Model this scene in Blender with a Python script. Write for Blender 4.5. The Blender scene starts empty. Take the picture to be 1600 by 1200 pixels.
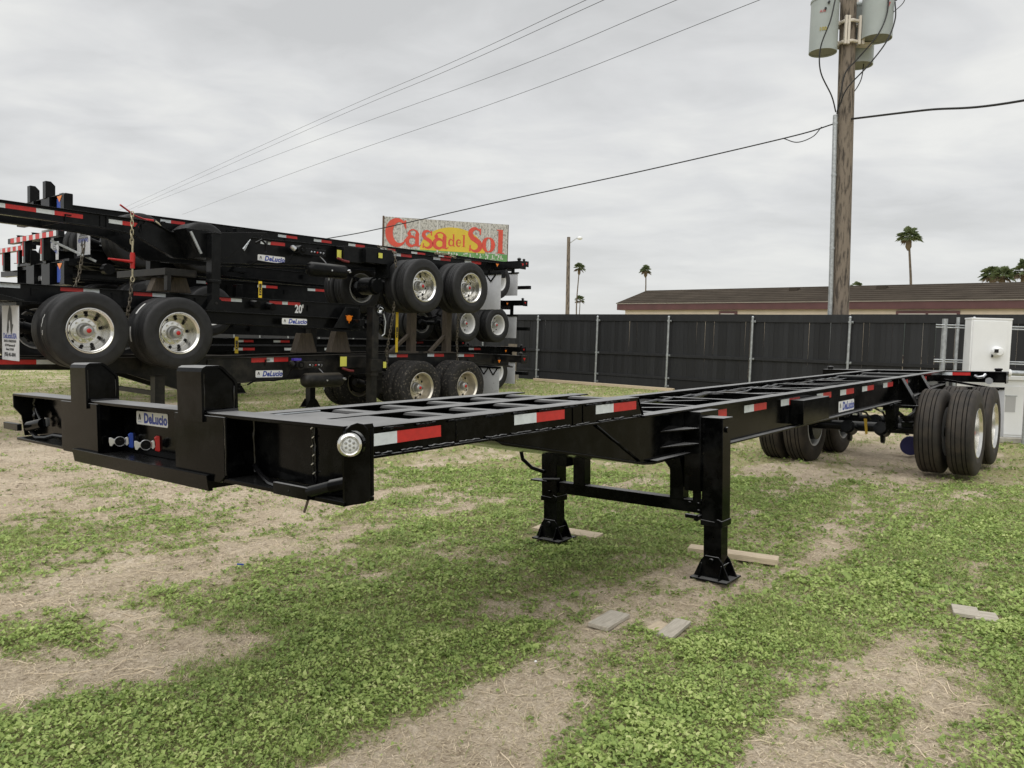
import bpy, bmesh, math, random
import numpy as np
from mathutils import Vector, Matrix
R = math.radians
rng = np.random.default_rng(7)
random.seed(7)
scene = bpy.context.scene
C = scene.collection

# ------------------------------------------------------------------ camera, world, sun
cam_d = bpy.data.cameras.new('camera')
cam_d.sensor_width = 36.0
cam_d.lens = 1197.2 / 1600 * 36
cam_d.clip_start = 0.05
cam_d.clip_end = 6000
cam = bpy.data.objects.new('camera', cam_d)
C.objects.link(cam)
cam.matrix_world = Matrix.Translation((0, 0, 1.454)) @ Matrix.Rotation(R(90 - 3.337), 4, 'X') @ Matrix.Rotation(R(1.738), 4, 'Z')
scene.camera = cam
SUN_EL, SUN_AZ = R(62), R(205)      # azimuth measured clockwise from +Y
world = bpy.data.worlds.new('World')
scene.world = world
world.use_nodes = True
nt = world.node_tree
for n in list(nt.nodes):
    nt.nodes.remove(n)
def N(t, kind, **kw):
    n = t.nodes.new(kind)
    for k, v in kw.items():
        setattr(n, k, v)
    return n
out = N(nt, 'ShaderNodeOutputWorld')
sky = N(nt, 'ShaderNodeTexSky', sky_type='NISHITA', sun_disc=False)
sky.sun_elevation = SUN_EL
sky.sun_rotation = SUN_AZ
bg1 = N(nt, 'ShaderNodeBackground'); bg1.inputs[1].default_value = 0.05
bg2 = N(nt, 'ShaderNodeBackground'); bg2.inputs[1].default_value = 0.605
mix = N(nt, 'ShaderNodeMixShader'); mix.inputs[0].default_value = 0.93
tc = N(nt, 'ShaderNodeTexCoord')
sep = N(nt, 'ShaderNodeSeparateXYZ')
nt.links.new(tc.outputs['Generated'], sep.inputs[0])
def M(t, op, a, b=None, c=None, clamp=False):
    n = N(t, 'ShaderNodeMath', operation=op); n.use_clamp = clamp
    for i, x in enumerate((a, b, c)):
        if x is None: continue
        if isinstance(x, (int, float)): n.inputs[i].default_value = x
        else: t.links.new(x, n.inputs[i])
    return n.outputs[0]
zc = M(nt, 'ADD', M(nt, 'MAXIMUM', sep.outputs[2], 0.0), 0.16)
comb = N(nt, 'ShaderNodeCombineXYZ')
nt.links.new(M(nt, 'DIVIDE', sep.outputs[0], zc), comb.inputs[0])
nt.links.new(M(nt, 'DIVIDE', sep.outputs[1], zc), comb.inputs[1])
def noise(t, vec, scale, detail=4, rough=0.55, dist=0.0, dim='3D'):
    n = N(t, 'ShaderNodeTexNoise', noise_dimensions=dim)
    n.inputs['Scale'].default_value = scale
    n.inputs['Detail'].default_value = detail
    n.inputs['Roughness'].default_value = rough
    n.inputs['Distortion'].default_value = dist
    if vec is not None: t.links.new(vec, n.inputs['Vector'])
    return n.outputs['Fac']
mp = N(nt, 'ShaderNodeMapping')
mp.inputs['Rotation'].default_value = (0, 0, R(25))
mp.inputs['Scale'].default_value = (0.80, 1.10, 1)
mp.inputs['Location'].default_value = (3.1, 1.7, 0)
nt.links.new(comb.outputs[0], mp.inputs[0])
c1 = noise(nt, mp.outputs[0], 1.1, 6, 0.52, 0.3)
c2 = noise(nt, mp.outputs[0], 3.6, 5, 0.55, 0.5)
cf = M(nt, 'ADD', M(nt, 'MULTIPLY', c1, 0.72), M(nt, 'MULTIPLY', c2, 0.28))
ramp = N(nt, 'ShaderNodeValToRGB')
ramp.color_ramp.elements[0].position = 0.38; ramp.color_ramp.elements[0].color = (0.595, 0.60, 0.60, 1)
ramp.color_ramp.elements[1].position = 0.63; ramp.color_ramp.elements[1].color = (0.84, 0.84, 0.815, 1)
e = ramp.color_ramp.elements.new(0.5); e.color = (0.71, 0.715, 0.715, 1)
nt.links.new(cf, ramp.inputs[0])
# towards the horizon the overcast evens out
hz = N(nt, 'ShaderNodeMapRange'); hz.inputs['From Min'].default_value = 0.0; hz.inputs['From Max'].default_value = 0.22
hz.inputs['To Min'].default_value = 0.75; hz.inputs['To Max'].default_value = 0.0
nt.links.new(sep.outputs[2], hz.inputs['Value'])
mxc = N(nt, 'ShaderNodeMix', data_type='RGBA')
nt.links.new(hz.outputs[0], mxc.inputs['Factor'])
nt.links.new(ramp.outputs[0], mxc.inputs[6])
mxc.inputs[7].default_value = (0.745, 0.75, 0.735, 1)
nt.links.new(mxc.outputs[2], bg2.inputs[0])
nt.links.new(sky.outputs[0], bg1.inputs[0])
nt.links.new(bg1.outputs[0], mix.inputs[1]); nt.links.new(bg2.outputs[0], mix.inputs[2])
nt.links.new(mix.outputs[0], out.inputs[0])
sun_d = bpy.data.lights.new('sun', 'SUN')
sun_d.energy = 1.5; sun_d.angle = R(85); sun_d.color = (1.0, 0.98, 0.95)
sun = bpy.data.objects.new('sun', sun_d); C.objects.link(sun)
d = Vector((math.sin(SUN_AZ) * math.cos(SUN_EL), math.cos(SUN_AZ) * math.cos(SUN_EL), math.sin(SUN_EL)))
sun.rotation_euler = d.to_track_quat('Z', 'Y').to_euler()
sun.location = (0, 0, 40)
scene.view_settings.view_transform = 'Standard'
scene.view_settings.look = 'None'
scene.view_settings.exposure = 0.80
scene.view_settings.gamma = 1.0
scene.view_settings.use_curve_mapping = False
scene.render.engine = 'CYCLES'
scene.cycles.max_bounces = 6

# ------------------------------------------------------------------ materials
def mat(name, col, rough=0.5, metal=0.0, spec=0.5, coat=0.0, var=0.0, vscale=6.0, bump=0.0, bscale=40.0, col2=None, ramp=(0.35, 0.65), rvar=0.0, detail=5, coord='Object', stretch=None):
    m = bpy.data.materials.new(name); m.use_nodes = True
    t = m.node_tree; b = t.nodes['Principled BSDF']
    b.inputs['Base Color'].default_value = (*col, 1)
    b.inputs['Roughness'].default_value = rough
    b.inputs['Metallic'].default_value = metal
    b.inputs['Specular IOR Level'].default_value = spec
    b.inputs['Coat Weight'].default_value = coat
    b.inputs['Coat Roughness'].default_value = 0.08
    tcn = N(t, 'ShaderNodeTexCoord'); vec = tcn.outputs[coord]
    if stretch:
        mpn = N(t, 'ShaderNodeMapping'); mpn.inputs['Scale'].default_value = stretch
        t.links.new(vec, mpn.inputs[0]); vec = mpn.outputs[0]
    if var or col2:
        f = noise(t, vec, vscale, detail, 0.6)
        r = N(t, 'ShaderNodeMapRange'); r.inputs['From Min'].default_value = ramp[0]; r.inputs['From Max'].default_value = ramp[1]
        t.links.new(f, r.inputs['Value'])
        mx = N(t, 'ShaderNodeMix', data_type='RGBA')
        t.links.new(r.outputs[0], mx.inputs['Factor'])
        a = col if col2 else tuple(c * (1 - var) for c in col)
        bb = col2 if col2 else tuple(min(1, c * (1 + var)) for c in col)
        mx.inputs[6].default_value = (*a, 1); mx.inputs[7].default_value = (*bb, 1)
        t.links.new(mx.outputs[2], b.inputs['Base Color'])
    if rvar:
        f2 = noise(t, vec, vscale * 1.7, 4, 0.6)
        t.links.new(M(t, 'ADD', M(t, 'MULTIPLY', f2, rvar), rough - rvar * 0.5, clamp=True), b.inputs['Roughness'])
    if bump:
        f3 = noise(t, vec, bscale, 4, 0.6)
        bn = N(t, 'ShaderNodeBump'); bn.inputs['Strength'].default_value = bump; bn.inputs['Distance'].default_value = 0.01
        t.links.new(f3, bn.inputs['Height']); t.links.new(bn.outputs[0], b.inputs['Normal'])
    return m
def paint(name, base, rough, spec, sheen_dust, drough, side=0.0, sidecol=(0.03, 0.027, 0.022)):
    m = mat(name, base, rough, spec=spec, rvar=0.06, vscale=3.0, bump=0.03, bscale=14)
    t = m.node_tree; b = t.nodes['Principled BSDF']
    g = N(t, 'ShaderNodeNewGeometry'); sx = N(t, 'ShaderNodeSeparateXYZ'); t.links.new(g.outputs['Normal'], sx.inputs[0])
    f = N(t, 'ShaderNodeMapRange', interpolation_type='SMOOTHSTEP'); f.inputs['From Min'].default_value = 0.55; f.inputs['From Max'].default_value = 0.95; t.links.new(sx.outputs[2], f.inputs['Value'])
    n = noise(t, g.outputs['Position'], 3.5, 6, 0.65)
    fac = M(t, 'MULTIPLY', f.outputs[0], M(t, 'ADD', M(t, 'MULTIPLY', n, 0.9), 0.35), clamp=True)  # paler on up-facing faces: settled dust, plus sky sheen painted in as colour
    if side:
        ns = N(t, 'ShaderNodeMapRange'); ns.inputs['From Min'].default_value = 0.45; ns.inputs['From Max'].default_value = 0.80; t.links.new(noise(t, g.outputs['Position'], 5.0, 6, 0.7), ns.inputs['Value'])
        fac = M(t, 'MAXIMUM', fac, M(t, 'MULTIPLY', ns.outputs[0], side))
    mx = N(t, 'ShaderNodeMix', data_type='RGBA'); mx.inputs[6].default_value = (*base, 1); mx.inputs[7].default_value = (*sheen_dust, 1)
    t.links.new(fac, mx.inputs['Factor']); t.links.new(mx.outputs[2], b.inputs['Base Color'])
    src_ = b.inputs['Roughness'].links[0].from_socket
    t.links.new(M(t, 'ADD', src_, M(t, 'MULTIPLY', fac, drough), clamp=True), b.inputs['Roughness'])
    return m
PAINT = paint('gloss_black_paint', (0.0012, 0.0013, 0.0014), 0.12, 0.075, (0.27, 0.27, 0.267), 0.34, 0.05)
PAINT_SHADE = paint('shaded_black_paint', (0.0012, 0.0013, 0.0014), 0.14, 0.09, (0.012, 0.012, 0.012), 0.15)  # copy of the gloss black with recess shade put into the colour
DPAINT = paint('dusty_black_paint', (0.0048, 0.0052, 0.0056), 0.24, 0.13, (0.13, 0.13, 0.127), 0.25, 0.07)
OPAINT = paint('muddy_black_paint', (0.006, 0.006, 0.006), 0.42, 0.25, (0.075, 0.066, 0.052), 0.2, 0.45)
WELD = mat('painted_weld', (0.004, 0.004, 0.0045), 0.22)
RUBBER = mat('tyre_rubber', (0.015, 0.015, 0.0155), 0.55, spec=0.35, var=0.25, vscale=9, bump=0.1, bscale=60)
RUBBER_B = mat('brown_dusted_tyre_rubber', (0.022, 0.020, 0.018), 0.7, spec=0.3, col2=(0.052, 0.042, 0.032), ramp=(0.35, 0.75), vscale=7, bump=0.1, bscale=60)
RUBBER_M = mat('mud_spattered_tyre_rubber', (0.022, 0.021, 0.020), 0.8, spec=0.2, col2=(0.12, 0.105, 0.085), ramp=(0.56, 0.66), vscale=24, bump=0.3, bscale=40)
GROOVE = mat('tyre_groove', (0.006, 0.006, 0.006), 0.9, spec=0.1)
CHROME = mat('polished_aluminium', (0.70, 0.69, 0.66), 0.22, metal=1.0, rvar=0.10, vscale=8)
DCHROME = mat('dull_aluminium', (0.62, 0.58, 0.50), 0.36, metal=0.9, var=0.2, vscale=5)
WRIM = mat('white_enamel_rim', (0.58, 0.58, 0.57), 0.3, var=0.06)
HOLE = mat('dark_opening', (0.004, 0.004, 0.004), 0.8)
HUB = mat('cast_hub_grey', (0.34, 0.34, 0.33), 0.4, metal=0.7, var=0.15)
RED = mat('red_plastic', (0.42, 0.012, 0.010), 0.35)
DRED = mat('dull_red_rubber', (0.13, 0.012, 0.015), 0.5)
BLUE = mat('blue_plastic', (0.008, 0.05, 0.33), 0.4)
TWHITE = mat('white_reflective_tape', (0.62, 0.66, 0.68), 0.45, var=0.08, vscale=30)
TRED = mat('red_reflective_tape', (0.50, 0.018, 0.015), 0.42, var=0.10, vscale=30)
DECW = mat('decal_white', (0.72, 0.72, 0.72), 0.4)
DECB = mat('decal_blue', (0.012, 0.04, 0.30), 0.4)
DECK = mat('decal_black', (0.008, 0.008, 0.009), 0.5)
DECG = mat('decal_grey_blue', (0.35, 0.42, 0.55), 0.4)
SILVER = mat('cast_silver', (0.55, 0.56, 0.58), 0.32, metal=0.9)
GALV = mat('galvanised_steel', (0.40, 0.42, 0.43), 0.42, metal=0.65, var=0.2, vscale=14)
LENS = mat('clear_lamp_lens', (0.62, 0.64, 0.64), 0.12, spec=0.8)
AMBER = mat('amber_reflector', (0.75, 0.20, 0.012), 0.3)
DKORANGE = mat('dark_orange', (0.30, 0.07, 0.01), 0.4)
FLAP = mat('white_mudflap', (0.52, 0.53, 0.55), 0.45, var=0.08, vscale=5)
FLAPD = mat('speckled_mudflap', (0.45, 0.46, 0.47), 0.5, col2=(0.10, 0.09, 0.08), ramp=(0.63, 0.70), vscale=28)
CHAINM = mat('rusty_grey_chain', (0.16, 0.14, 0.11), 0.5, metal=0.7, var=0.4, vscale=30)
GCHAIN = mat('gold_zinc_chain', (0.40, 0.36, 0.25), 0.45, metal=0.75, var=0.2, vscale=30)
YEL = mat('yellow_sticker', (0.72, 0.50, 0.02), 0.45)
PYEL = mat('pale_yellow_sticker', (0.62, 0.60, 0.10), 0.45)
WOODP = mat('grey_timber', (0.34, 0.29, 0.22), 0.8, col2=(0.20, 0.165, 0.125), ramp=(0.35, 0.7), vscale=9, stretch=(1, 7, 7), bump=0.3, bscale=20)
WOODB = mat('pale_board', (0.60, 0.50, 0.36), 0.75, col2=(0.42, 0.34, 0.24), ramp=(0.35, 0.7), vscale=9, stretch=(1, 9, 9), bump=0.25, bscale=20)
WOODG = mat('weathered_board', (0.46, 0.42, 0.35), 0.85, col2=(0.28, 0.25, 0.20), ramp=(0.4, 0.75), vscale=10, stretch=(1, 9, 9), bump=0.3, bscale=20)
WOODD = mat('brown_timber', (0.095, 0.075, 0.055), 0.85, col2=(0.05, 0.04, 0.03), ramp=(0.35, 0.7), vscale=9, stretch=(6, 6, 1), bump=0.3, bscale=20)
CONC = mat('concrete', (0.36, 0.34, 0.29), 0.9, var=0.2, vscale=10, bump=0.3, bscale=50)

# ------------------------------------------------------------------ mesh collector; coordinates are (u, v, w), written out as (x, -y, z)
class MB:
    def __init__(s, flip=True):
        s.v = []; s.f = []; s.m = []; s.mats = []; s.flip = flip
    def mi(s, m):
        if m not in s.mats: s.mats.append(m)
        return s.mats.index(m)
    def add(s, vs, fs, m):
        k = len(s.v); i = s.mi(m)
        s.v += [tuple(p) for p in vs]
        for f in fs: s.f.append(tuple(a + k for a in f)); s.m.append(i)
    def box(s, a, b, m):
        x0, y0, z0 = (min(p, q) for p, q in zip(a, b)); x1, y1, z1 = (max(p, q) for p, q in zip(a, b))
        s.add([(x0, y0, z0), (x1, y0, z0), (x1, y1, z0), (x0, y1, z0), (x0, y0, z1), (x1, y0, z1), (x1, y1, z1), (x0, y1, z1)],
              [(0, 3, 2, 1), (4, 5, 6, 7), (0, 1, 5, 4), (1, 2, 6, 5), (2, 3, 7, 6), (3, 0, 4, 7)], m)
        return s
    def beam(s, p, q, w, h, m, up=(0, 0, 1)):
        p = Vector(p); q = Vector(q); a = (q - p).normalized(); up = Vector(up)
        sd = a.cross(up)
        if sd.length < 1e-4: sd = a.cross(Vector((1, 0, 0)))
        sd.normalize(); u2 = sd.cross(a).normalized()
        o = [(-1, -1), (1, -1), (1, 1), (-1, 1)]
        vs = [e + sd * (i * w / 2) + u2 * (j * h / 2) for e in (p, q) for i, j in o]
        s.add(vs, [(0, 1, 2, 3), (4, 7, 6, 5), (0, 4, 5, 1), (1, 5, 6, 2), (2, 6, 7, 3), (3, 7, 4, 0)], m)
        return s
    def prism(s, poly, plane, t0, t1, m):
        def P(a, b, t): return {'uw': (a, t, b), 'uv': (a, b, t), 'vw': (t, a, b)}[plane]
        n = len(poly)
        s.add([P(a, b, t0) for a, b in poly] + [P(a, b, t1) for a, b in poly],
              [tuple(range(n)), tuple(range(2 * n - 1, n - 1, -1))] + [(i, (i + 1) % n, n + (i + 1) % n, n + i) for i in range(n)], m)
        return s
    def tube(s, pts, r, m, n=8, closed=False, rs=None):
        pts = [Vector(p) for p in pts]; K = len(pts); rings = []
        ref = None
        for i, p in enumerate(pts):
            a = pts[(i + 1) % K] if (closed or i < K - 1) else pts[i]
            b = pts[i - 1] if (closed or i > 0) else pts[i]
            t = (a - b).normalized()
            if ref is None:
                ref = t.orthogonal().normalized()
            ref = (ref - t * ref.dot(t))
            if ref.length < 1e-5: ref = t.orthogonal()
            ref.normalize(); bi = t.cross(ref)
            rr = rs[i] if rs else r
            rings.append([p + (ref * math.cos(2 * math.pi * j / n) + bi * math.sin(2 * math.pi * j / n)) * rr for j in range(n)])
        vs = [q for rg in rings for q in rg]; fs = []
        for i in range(K if closed else K - 1):
            for j in range(n):
                a = i * n + j; b = i * n + (j + 1) % n; c = ((i + 1) % K) * n + (j + 1) % n; dd = ((i + 1) % K) * n + j
                fs.append((a, b, c, dd))
        if not closed:
            fs.append(tuple(range(n - 1, -1, -1))); fs.append(tuple((K - 1) * n + j for j in range(n)))
        s.add(vs, fs, m)
        return s
    def cyl(s, p, q, r, m, n=16, r2=None):
        return s.tube([p, q], r, m, n, rs=[r, r if r2 is None else r2])
    def lathe(s, prof, c, m, axis='v', n=32, mfun=None, sgn=1):
        # prof: (radius, offset along axis)
        vs = []; fs = []; K = len(prof)
        for j in range(n):
            a = 2 * math.pi * j / n; ca, sa = math.cos(a), math.sin(a)
            for r, h in prof:
                h = h * sgn
                vs.append({'v': (c[0] + r * ca, c[1] + h, c[2] + r * sa), 'w': (c[0] + r * ca, c[1] + r * sa, c[2] + h), 'u': (c[0] + h, c[1] + r * ca, c[2] + r * sa)}[axis])
        for i in range(K - 1):
            mm = mfun(i) if mfun else m
            s.add([], [], mm)
            for j in range(n):
                a = j * K + i; b = ((j + 1) % n) * K + i
                fs.append(((a, b, b + 1, a + 1), mm))
        k = len(s.v); s.v += vs
        for f, mm in fs:
            s.f.append(tuple(x + k for x in f)); s.m.append(s.mi(mm))
        return s
    def mesh(s, name, smooth=40):
        vs = [(x, -y, z) for x, y, z in s.v] if s.flip else s.v
        me = bpy.data.meshes.new(name)
        me.from_pydata(vs, [], s.f)
        for m in s.mats: me.materials.append(m)
        me.polygons.foreach_set('material_index', s.m)
        bm = bmesh.new(); bm.from_mesh(me)
        bmesh.ops.remove_doubles(bm, verts=bm.verts, dist=1e-6)
        bmesh.ops.recalc_face_normals(bm, faces=bm.faces)
        bm.to_mesh(me); bm.free()
        if smooth:
            me.shade_smooth(); me.set_sharp_from_angle(angle=R(smooth))
        return me
    def build(s, name, parent=None, loc=None, smooth=40, bevel=0, label=None):
        o = bpy.data.objects.new(name, s.mesh(name, smooth)); C.objects.link(o)
        if parent is not None: o.parent = parent
        if loc is not None: o.location = (loc[0], -loc[1], loc[2]) if s.flip else loc
        if bevel:
            b = o.modifiers.new('bevel', 'BEVEL'); b.width = bevel; b.segments = 2; b.limit_method = 'ANGLE'; b.angle_limit = R(50)
        if label: o['label'] = label
        return o
def put(name, me, parent, loc, rz=0):
    o = bpy.data.objects.new(name, me); C.objects.link(o); o.parent = parent
    o.location = (loc[0], -loc[1], loc[2]); o.rotation_euler = (0, 0, rz)
    return o
def thing(name, label, cat, loc=(0, 0, 0), rz=0, group=None):
    o = bpy.data.objects.new(name, None); C.objects.link(o); o.empty_display_size = 0.2
    o.location = loc; o.rotation_euler = (0, 0, rz); o['label'] = label; o['category'] = cat
    if group: o['group'] = group
    return o
def tag(o, label, cat, group=None):
    o['label'] = label; o['category'] = cat
    if group: o['group'] = group
    return o
def text_mesh(txt, size, m, depth=0.0006, offset=0.0, shear=0.0, sx=1.0, space=1.0):
    cu = bpy.data.curves.new('lettering', 'FONT'); cu.body = txt; cu.size = size; cu.extrude = depth; cu.offset = offset
    cu.shear = shear; cu.space_character = space; cu.align_x = 'CENTER'; cu.align_y = 'CENTER'; cu.resolution_u = 3
    o = bpy.data.objects.new('lettering', cu); C.objects.link(o)
    dg = bpy.context.evaluated_depsgraph_get()
    me = bpy.data.meshes.new_from_object(o.evaluated_get(dg))
    bpy.data.objects.remove(o); bpy.data.curves.remove(cu)
    me.materials.clear(); me.materials.append(m)
    if sx != 1.0: me.transform(Matrix.Diagonal((sx, 1, 1, 1)))
    return me
def frame(right, up, loc):
    r = Vector(right).normalized(); u = Vector(up).normalized(); n = r.cross(u)
    return Matrix(((r.x, u.x, n.x, loc[0]), (r.y, u.y, n.y, loc[1]), (r.z, u.z, n.z, loc[2]), (0, 0, 0, 1)))
SIDE = ((1, 0, 0), (0, 0, 1))        # a face seen from the +v side
FRONT = ((0, -1, 0), (0, 0, 1))      # a face seen from the -u side
def nat(p): return (p[0], -p[1], p[2])
# rhino mark: a dark horned silhouette, roughly (0..1, 0..1)
RH = [(0.05, 0.12), (0.22, 0.02), (0.36, 0.22), (0.33, 0.42), (0.46, 0.52), (0.56, 0.40), (0.62, 0.10), (0.74, 0.0), (0.86, 0.18), (1.0, 0.34), (0.84, 0.36), (0.80, 0.62), (0.70, 0.86), (0.50, 1.0), (0.34, 0.86), (0.20, 0.66), (0.16, 0.42), (0.10, 0.30)]
def flat_poly(pts, m, th=0.0006):
    me = bpy.data.meshes.new('mark'); bm = bmesh.new()
    f = bm.faces.new([bm.verts.new((x, y, th)) for x, y in pts])
    g = bmesh.ops.extrude_face_region(bm, geom=[f]); bmesh.ops.translate(bm, vec=(0, 0, -th), verts=[a for a in g['geom'] if isinstance(a, bmesh.types.BMVert)])
    bmesh.ops.recalc_face_normals(bm, faces=bm.faces); bm.to_mesh(me); bm.free(); me.materials.append(m)
    return me
def rounded(w, h, r, n=4):
    o = []
    for cx, cy, a0 in ((w / 2 - r, h / 2 - r, 0), (-w / 2 + r, h / 2 - r, 90), (-w / 2 + r, -h / 2 + r, 180), (w / 2 - r, -h / 2 + r, 270)):
        for i in range(n + 1):
            a = R(a0 + 90 * i / n); o.append((cx + r * math.cos(a), cy + r * math.sin(a)))
    return o
_dec = {}
def decal(parent, p, w, h, fr, italic=0.25, offset=None):
    key = (round(w, 3), round(h, 3), italic)
    if key not in _dec:
        _dec[key] = (flat_poly(rounded(w, h, h * 0.16), DECW, 0.0015),
                     text_mesh('DeLucio', h * 1.02, DECB, 0.0003, h * 0.045, italic, 0.80 * (w / h) / 4.0, 1.06),
                     flat_poly([((x - 0.5) * h * 0.42, (y - 0.5) * h * 0.5) for x, y in RH], DECK, 0.0006),
                     flat_poly(rounded(h * 0.5, h * 0.07, h * 0.02), DECG, 0.0005))
    a, t, r, g = _dec[key]
    F = frame(*fr, nat(p))
    o = bpy.data.objects.new('decal', a); C.objects.link(o); o.parent = parent; o.matrix_basis = F
    for nm, me, x, y in (('lettering', t, w * 0.115, -h * 0.02), ('logo', r, -w * 0.39, h * 0.08), ('logo_caption', g, -w * 0.39, -h * 0.30)):
        c = bpy.data.objects.new(nm, me); C.objects.link(c); c.parent = o; c.location = (x, y, 0.0018)
    return o
def tape(parent, u0, u1, w0, w1, v, wh=0.05, order='wr', t=0.0012, fu=0.4):
    """Strip on a +v face from u0 to u1; w gives the top edge at both ends; order lists the colours."""
    mb = MB(); k = len(order); L = u1 - u0
    ws = {'w': fu, 'r': 1 - fu}; tot = sum(ws[c] for c in order); x = u0
    for c in order:
        x2 = x + L * ws[c] / tot
        za = w0 + (w1 - w0) * (x - u0) / L; zb = w0 + (w1 - w0) * (x2 - u0) / L
        mb.prism([(x, za - wh), (x2, zb - wh), (x2, zb), (x, za)], 'uw', v, v + t, TWHITE if c == 'w' else TRED)
        x = x2
    return mb.build('reflective_tape', parent, smooth=0)
def interp(poly, u):
    if u <= poly[0][0]: return poly[0][1]
    for (a, b), (c, dd) in zip(poly, poly[1:]):
        if u <= c: return b + (dd - b) * (u - a) / (c - a)
    return poly[-1][1]
def ibeam(name, parent, top, bot, v, m, fw=0.09, tw=0.010, tf=0.012, side=1, bevel=0.002):
    """I-beam following two polylines (u, w): the web stands at v, flanges reach fw/2 each side."""
    us = sorted({a for a, _ in top} | {a for a, _ in bot})
    mb = MB()
    loop = [(u, interp(top, u) - tf * 0.5) for u in us] + [(u, interp(bot, u) + tf * 0.5) for u in reversed(us)]
    mb.prism(loop, 'uw', v - tw / 2, v + tw / 2, m)
    for poly, sg in ((top, -1), (bot, 1)):
        lp = [(u, w) for u, w in poly] + [(u, w + sg * tf) for u, w in reversed(poly)]
        mb.prism(lp, 'uw', v - fw / 2, v + fw / 2, m)
    return mb.build(name, parent, bevel=bevel, smooth=30)

# ------------------------------------------------------------------ wheels (axis along v, outer face towards +v)
def tyre_mesh(rub):
    p = [(0.286, 0.115), (0.300, 0.130), (0.345, 0.136), (0.352, 0.139), (0.362, 0.137), (0.420, 0.138), (0.462, 0.130), (0.482, 0.121), (0.494, 0.108)]
    ms = [rub] * 8
    xs = [(0.100, 0.075), (0.065, 0.035), (0.025, -0.025), (-0.035, -0.065), (-0.075, -0.100)]
    for k, (a, b) in enumerate(xs):
        p += [(0.499, a), (0.500, b)]; ms += [rub, rub]
        if k < 4: p += [(0.489, b - 0.0015), (0.489, xs[k + 1][0] + 0.0015)]; ms += [GROOVE, GROOVE]
    p += [(r, -h) for r, h in reversed(p[:9])]
    ms += [rub] * 9
    mb = MB(); mb.lathe(p + [(0.286, 0.115)], (0, 0, 0), rub, n=56, mfun=lambda i: ms[i] if i < len(ms) else rub)
    return mb.mesh('tyre', 50)
def rim_outer_mesh(m, hub=True):
    mb = MB()
    mb.lathe([(0.292, 0.118), (0.292, 0.128), (0.284, 0.131), (0.276, 0.124), (0.268, 0.104), (0.257, 0.098), (0.252, 0.050), (0.247, 0.0), (0.238, -0.070), (0.215, -0.092), (0.176, -0.080), (0.170, -0.062), (0.150, -0.056), (0.100, -0.056), (0.100, -0.09), (0.2, -0.12), (0.292, -0.12)], (0, 0, 0), m, n=48)
    for k in range(10):
        a = 2 * math.pi * (k + 0.3) / 10
        c = (0.203 * math.cos(a), -0.086, 0.203 * math.sin(a))
        mb.cyl(c, (c[0], c[1] + 0.008, c[2]), 0.021, HOLE, 14)
        b = 2 * math.pi * (k + 0.8) / 10
        mb.cyl((0.137 * math.cos(b), -0.058, 0.137 * math.sin(b)), (0.137 * math.cos(b), -0.026, 0.137 * math.sin(b)), 0.013, m, 6)
    return mb.mesh('rim', 40)
def rim_inner_mesh(m):
    mb = MB()
    mb.lathe([(0.292, -0.118), (0.292, -0.128), (0.284, -0.131), (0.274, -0.118), (0.262, -0.06), (0.255, 0.02), (0.235, 0.075), (0.10, 0.085), (0.10, 0.12), (0.29, 0.13)], (0, 0, 0), m, n=40)
    for k in range(10):
        a = 2 * math.pi * k / 10
        mb.cyl((0.185 * math.cos(a), 0.074, 0.185 * math.sin(a)), (0.185 * math.cos(a), 0.068, 0.185 * math.sin(a)), 0.022, HOLE, 10)
    return mb.mesh('rim', 40)
def hub_mesh(m):
    mb = MB()
    mb.lathe([(0.001, 0.082), (0.050, 0.082), (0.062, 0.074), (0.074, 0.060), (0.079, -0.020), (0.098, -0.030), (0.100, -0.06)], (0, 0, 0), m, n=28)
    mb.lathe([(0.001, 0.094), (0.022, 0.092), (0.030, 0.086), (0.031, 0.080)], (0, 0, 0), RED, n=20)
    return mb.mesh('hub', 40)
WM = {}
for key, rub, rm, hb in (('new', RUBBER_B, CHROME, HUB), ('dark', RUBBER, CHROME, HUB), ('white', RUBBER, WRIM, HUB), ('mud', RUBBER_M, DCHROME, HUB)):
    WM[key] = (tyre_mesh(rub), rim_outer_mesh(rm), rim_inner_mesh(WRIM if key != 'mud' else DCHROME), hub_mesh(hb))
DUST = mat('tyre_sticker_white', (0.62, 0.62, 0.60), 0.6)
def wheel(parent, u, v, w, key, outer, side, r=0.5, sticker=False):
    e = bpy.data.objects.new('wheel', None); C.objects.link(e); e.parent = parent; e.empty_display_size = 0.1
    e.location = (u, -v, w); e.rotation_euler = (0, 0, 0 if side > 0 else math.pi); s = r / 0.5; e.scale = (s, 1, s)
    ty, ro, ri, hb = WM[key]
    def ch(n, me):
        o = bpy.data.objects.new(n, me); C.objects.link(o); o.parent = e; return o
    t = ch('tyre', ty); t.rotation_euler = (0, random.uniform(0, 6), 0)
    q = ch('rim', ro if outer else ri); q.rotation_euler = (0, random.uniform(0, 6), 0)
    if outer: ch('hub', hb)
    return e
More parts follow.
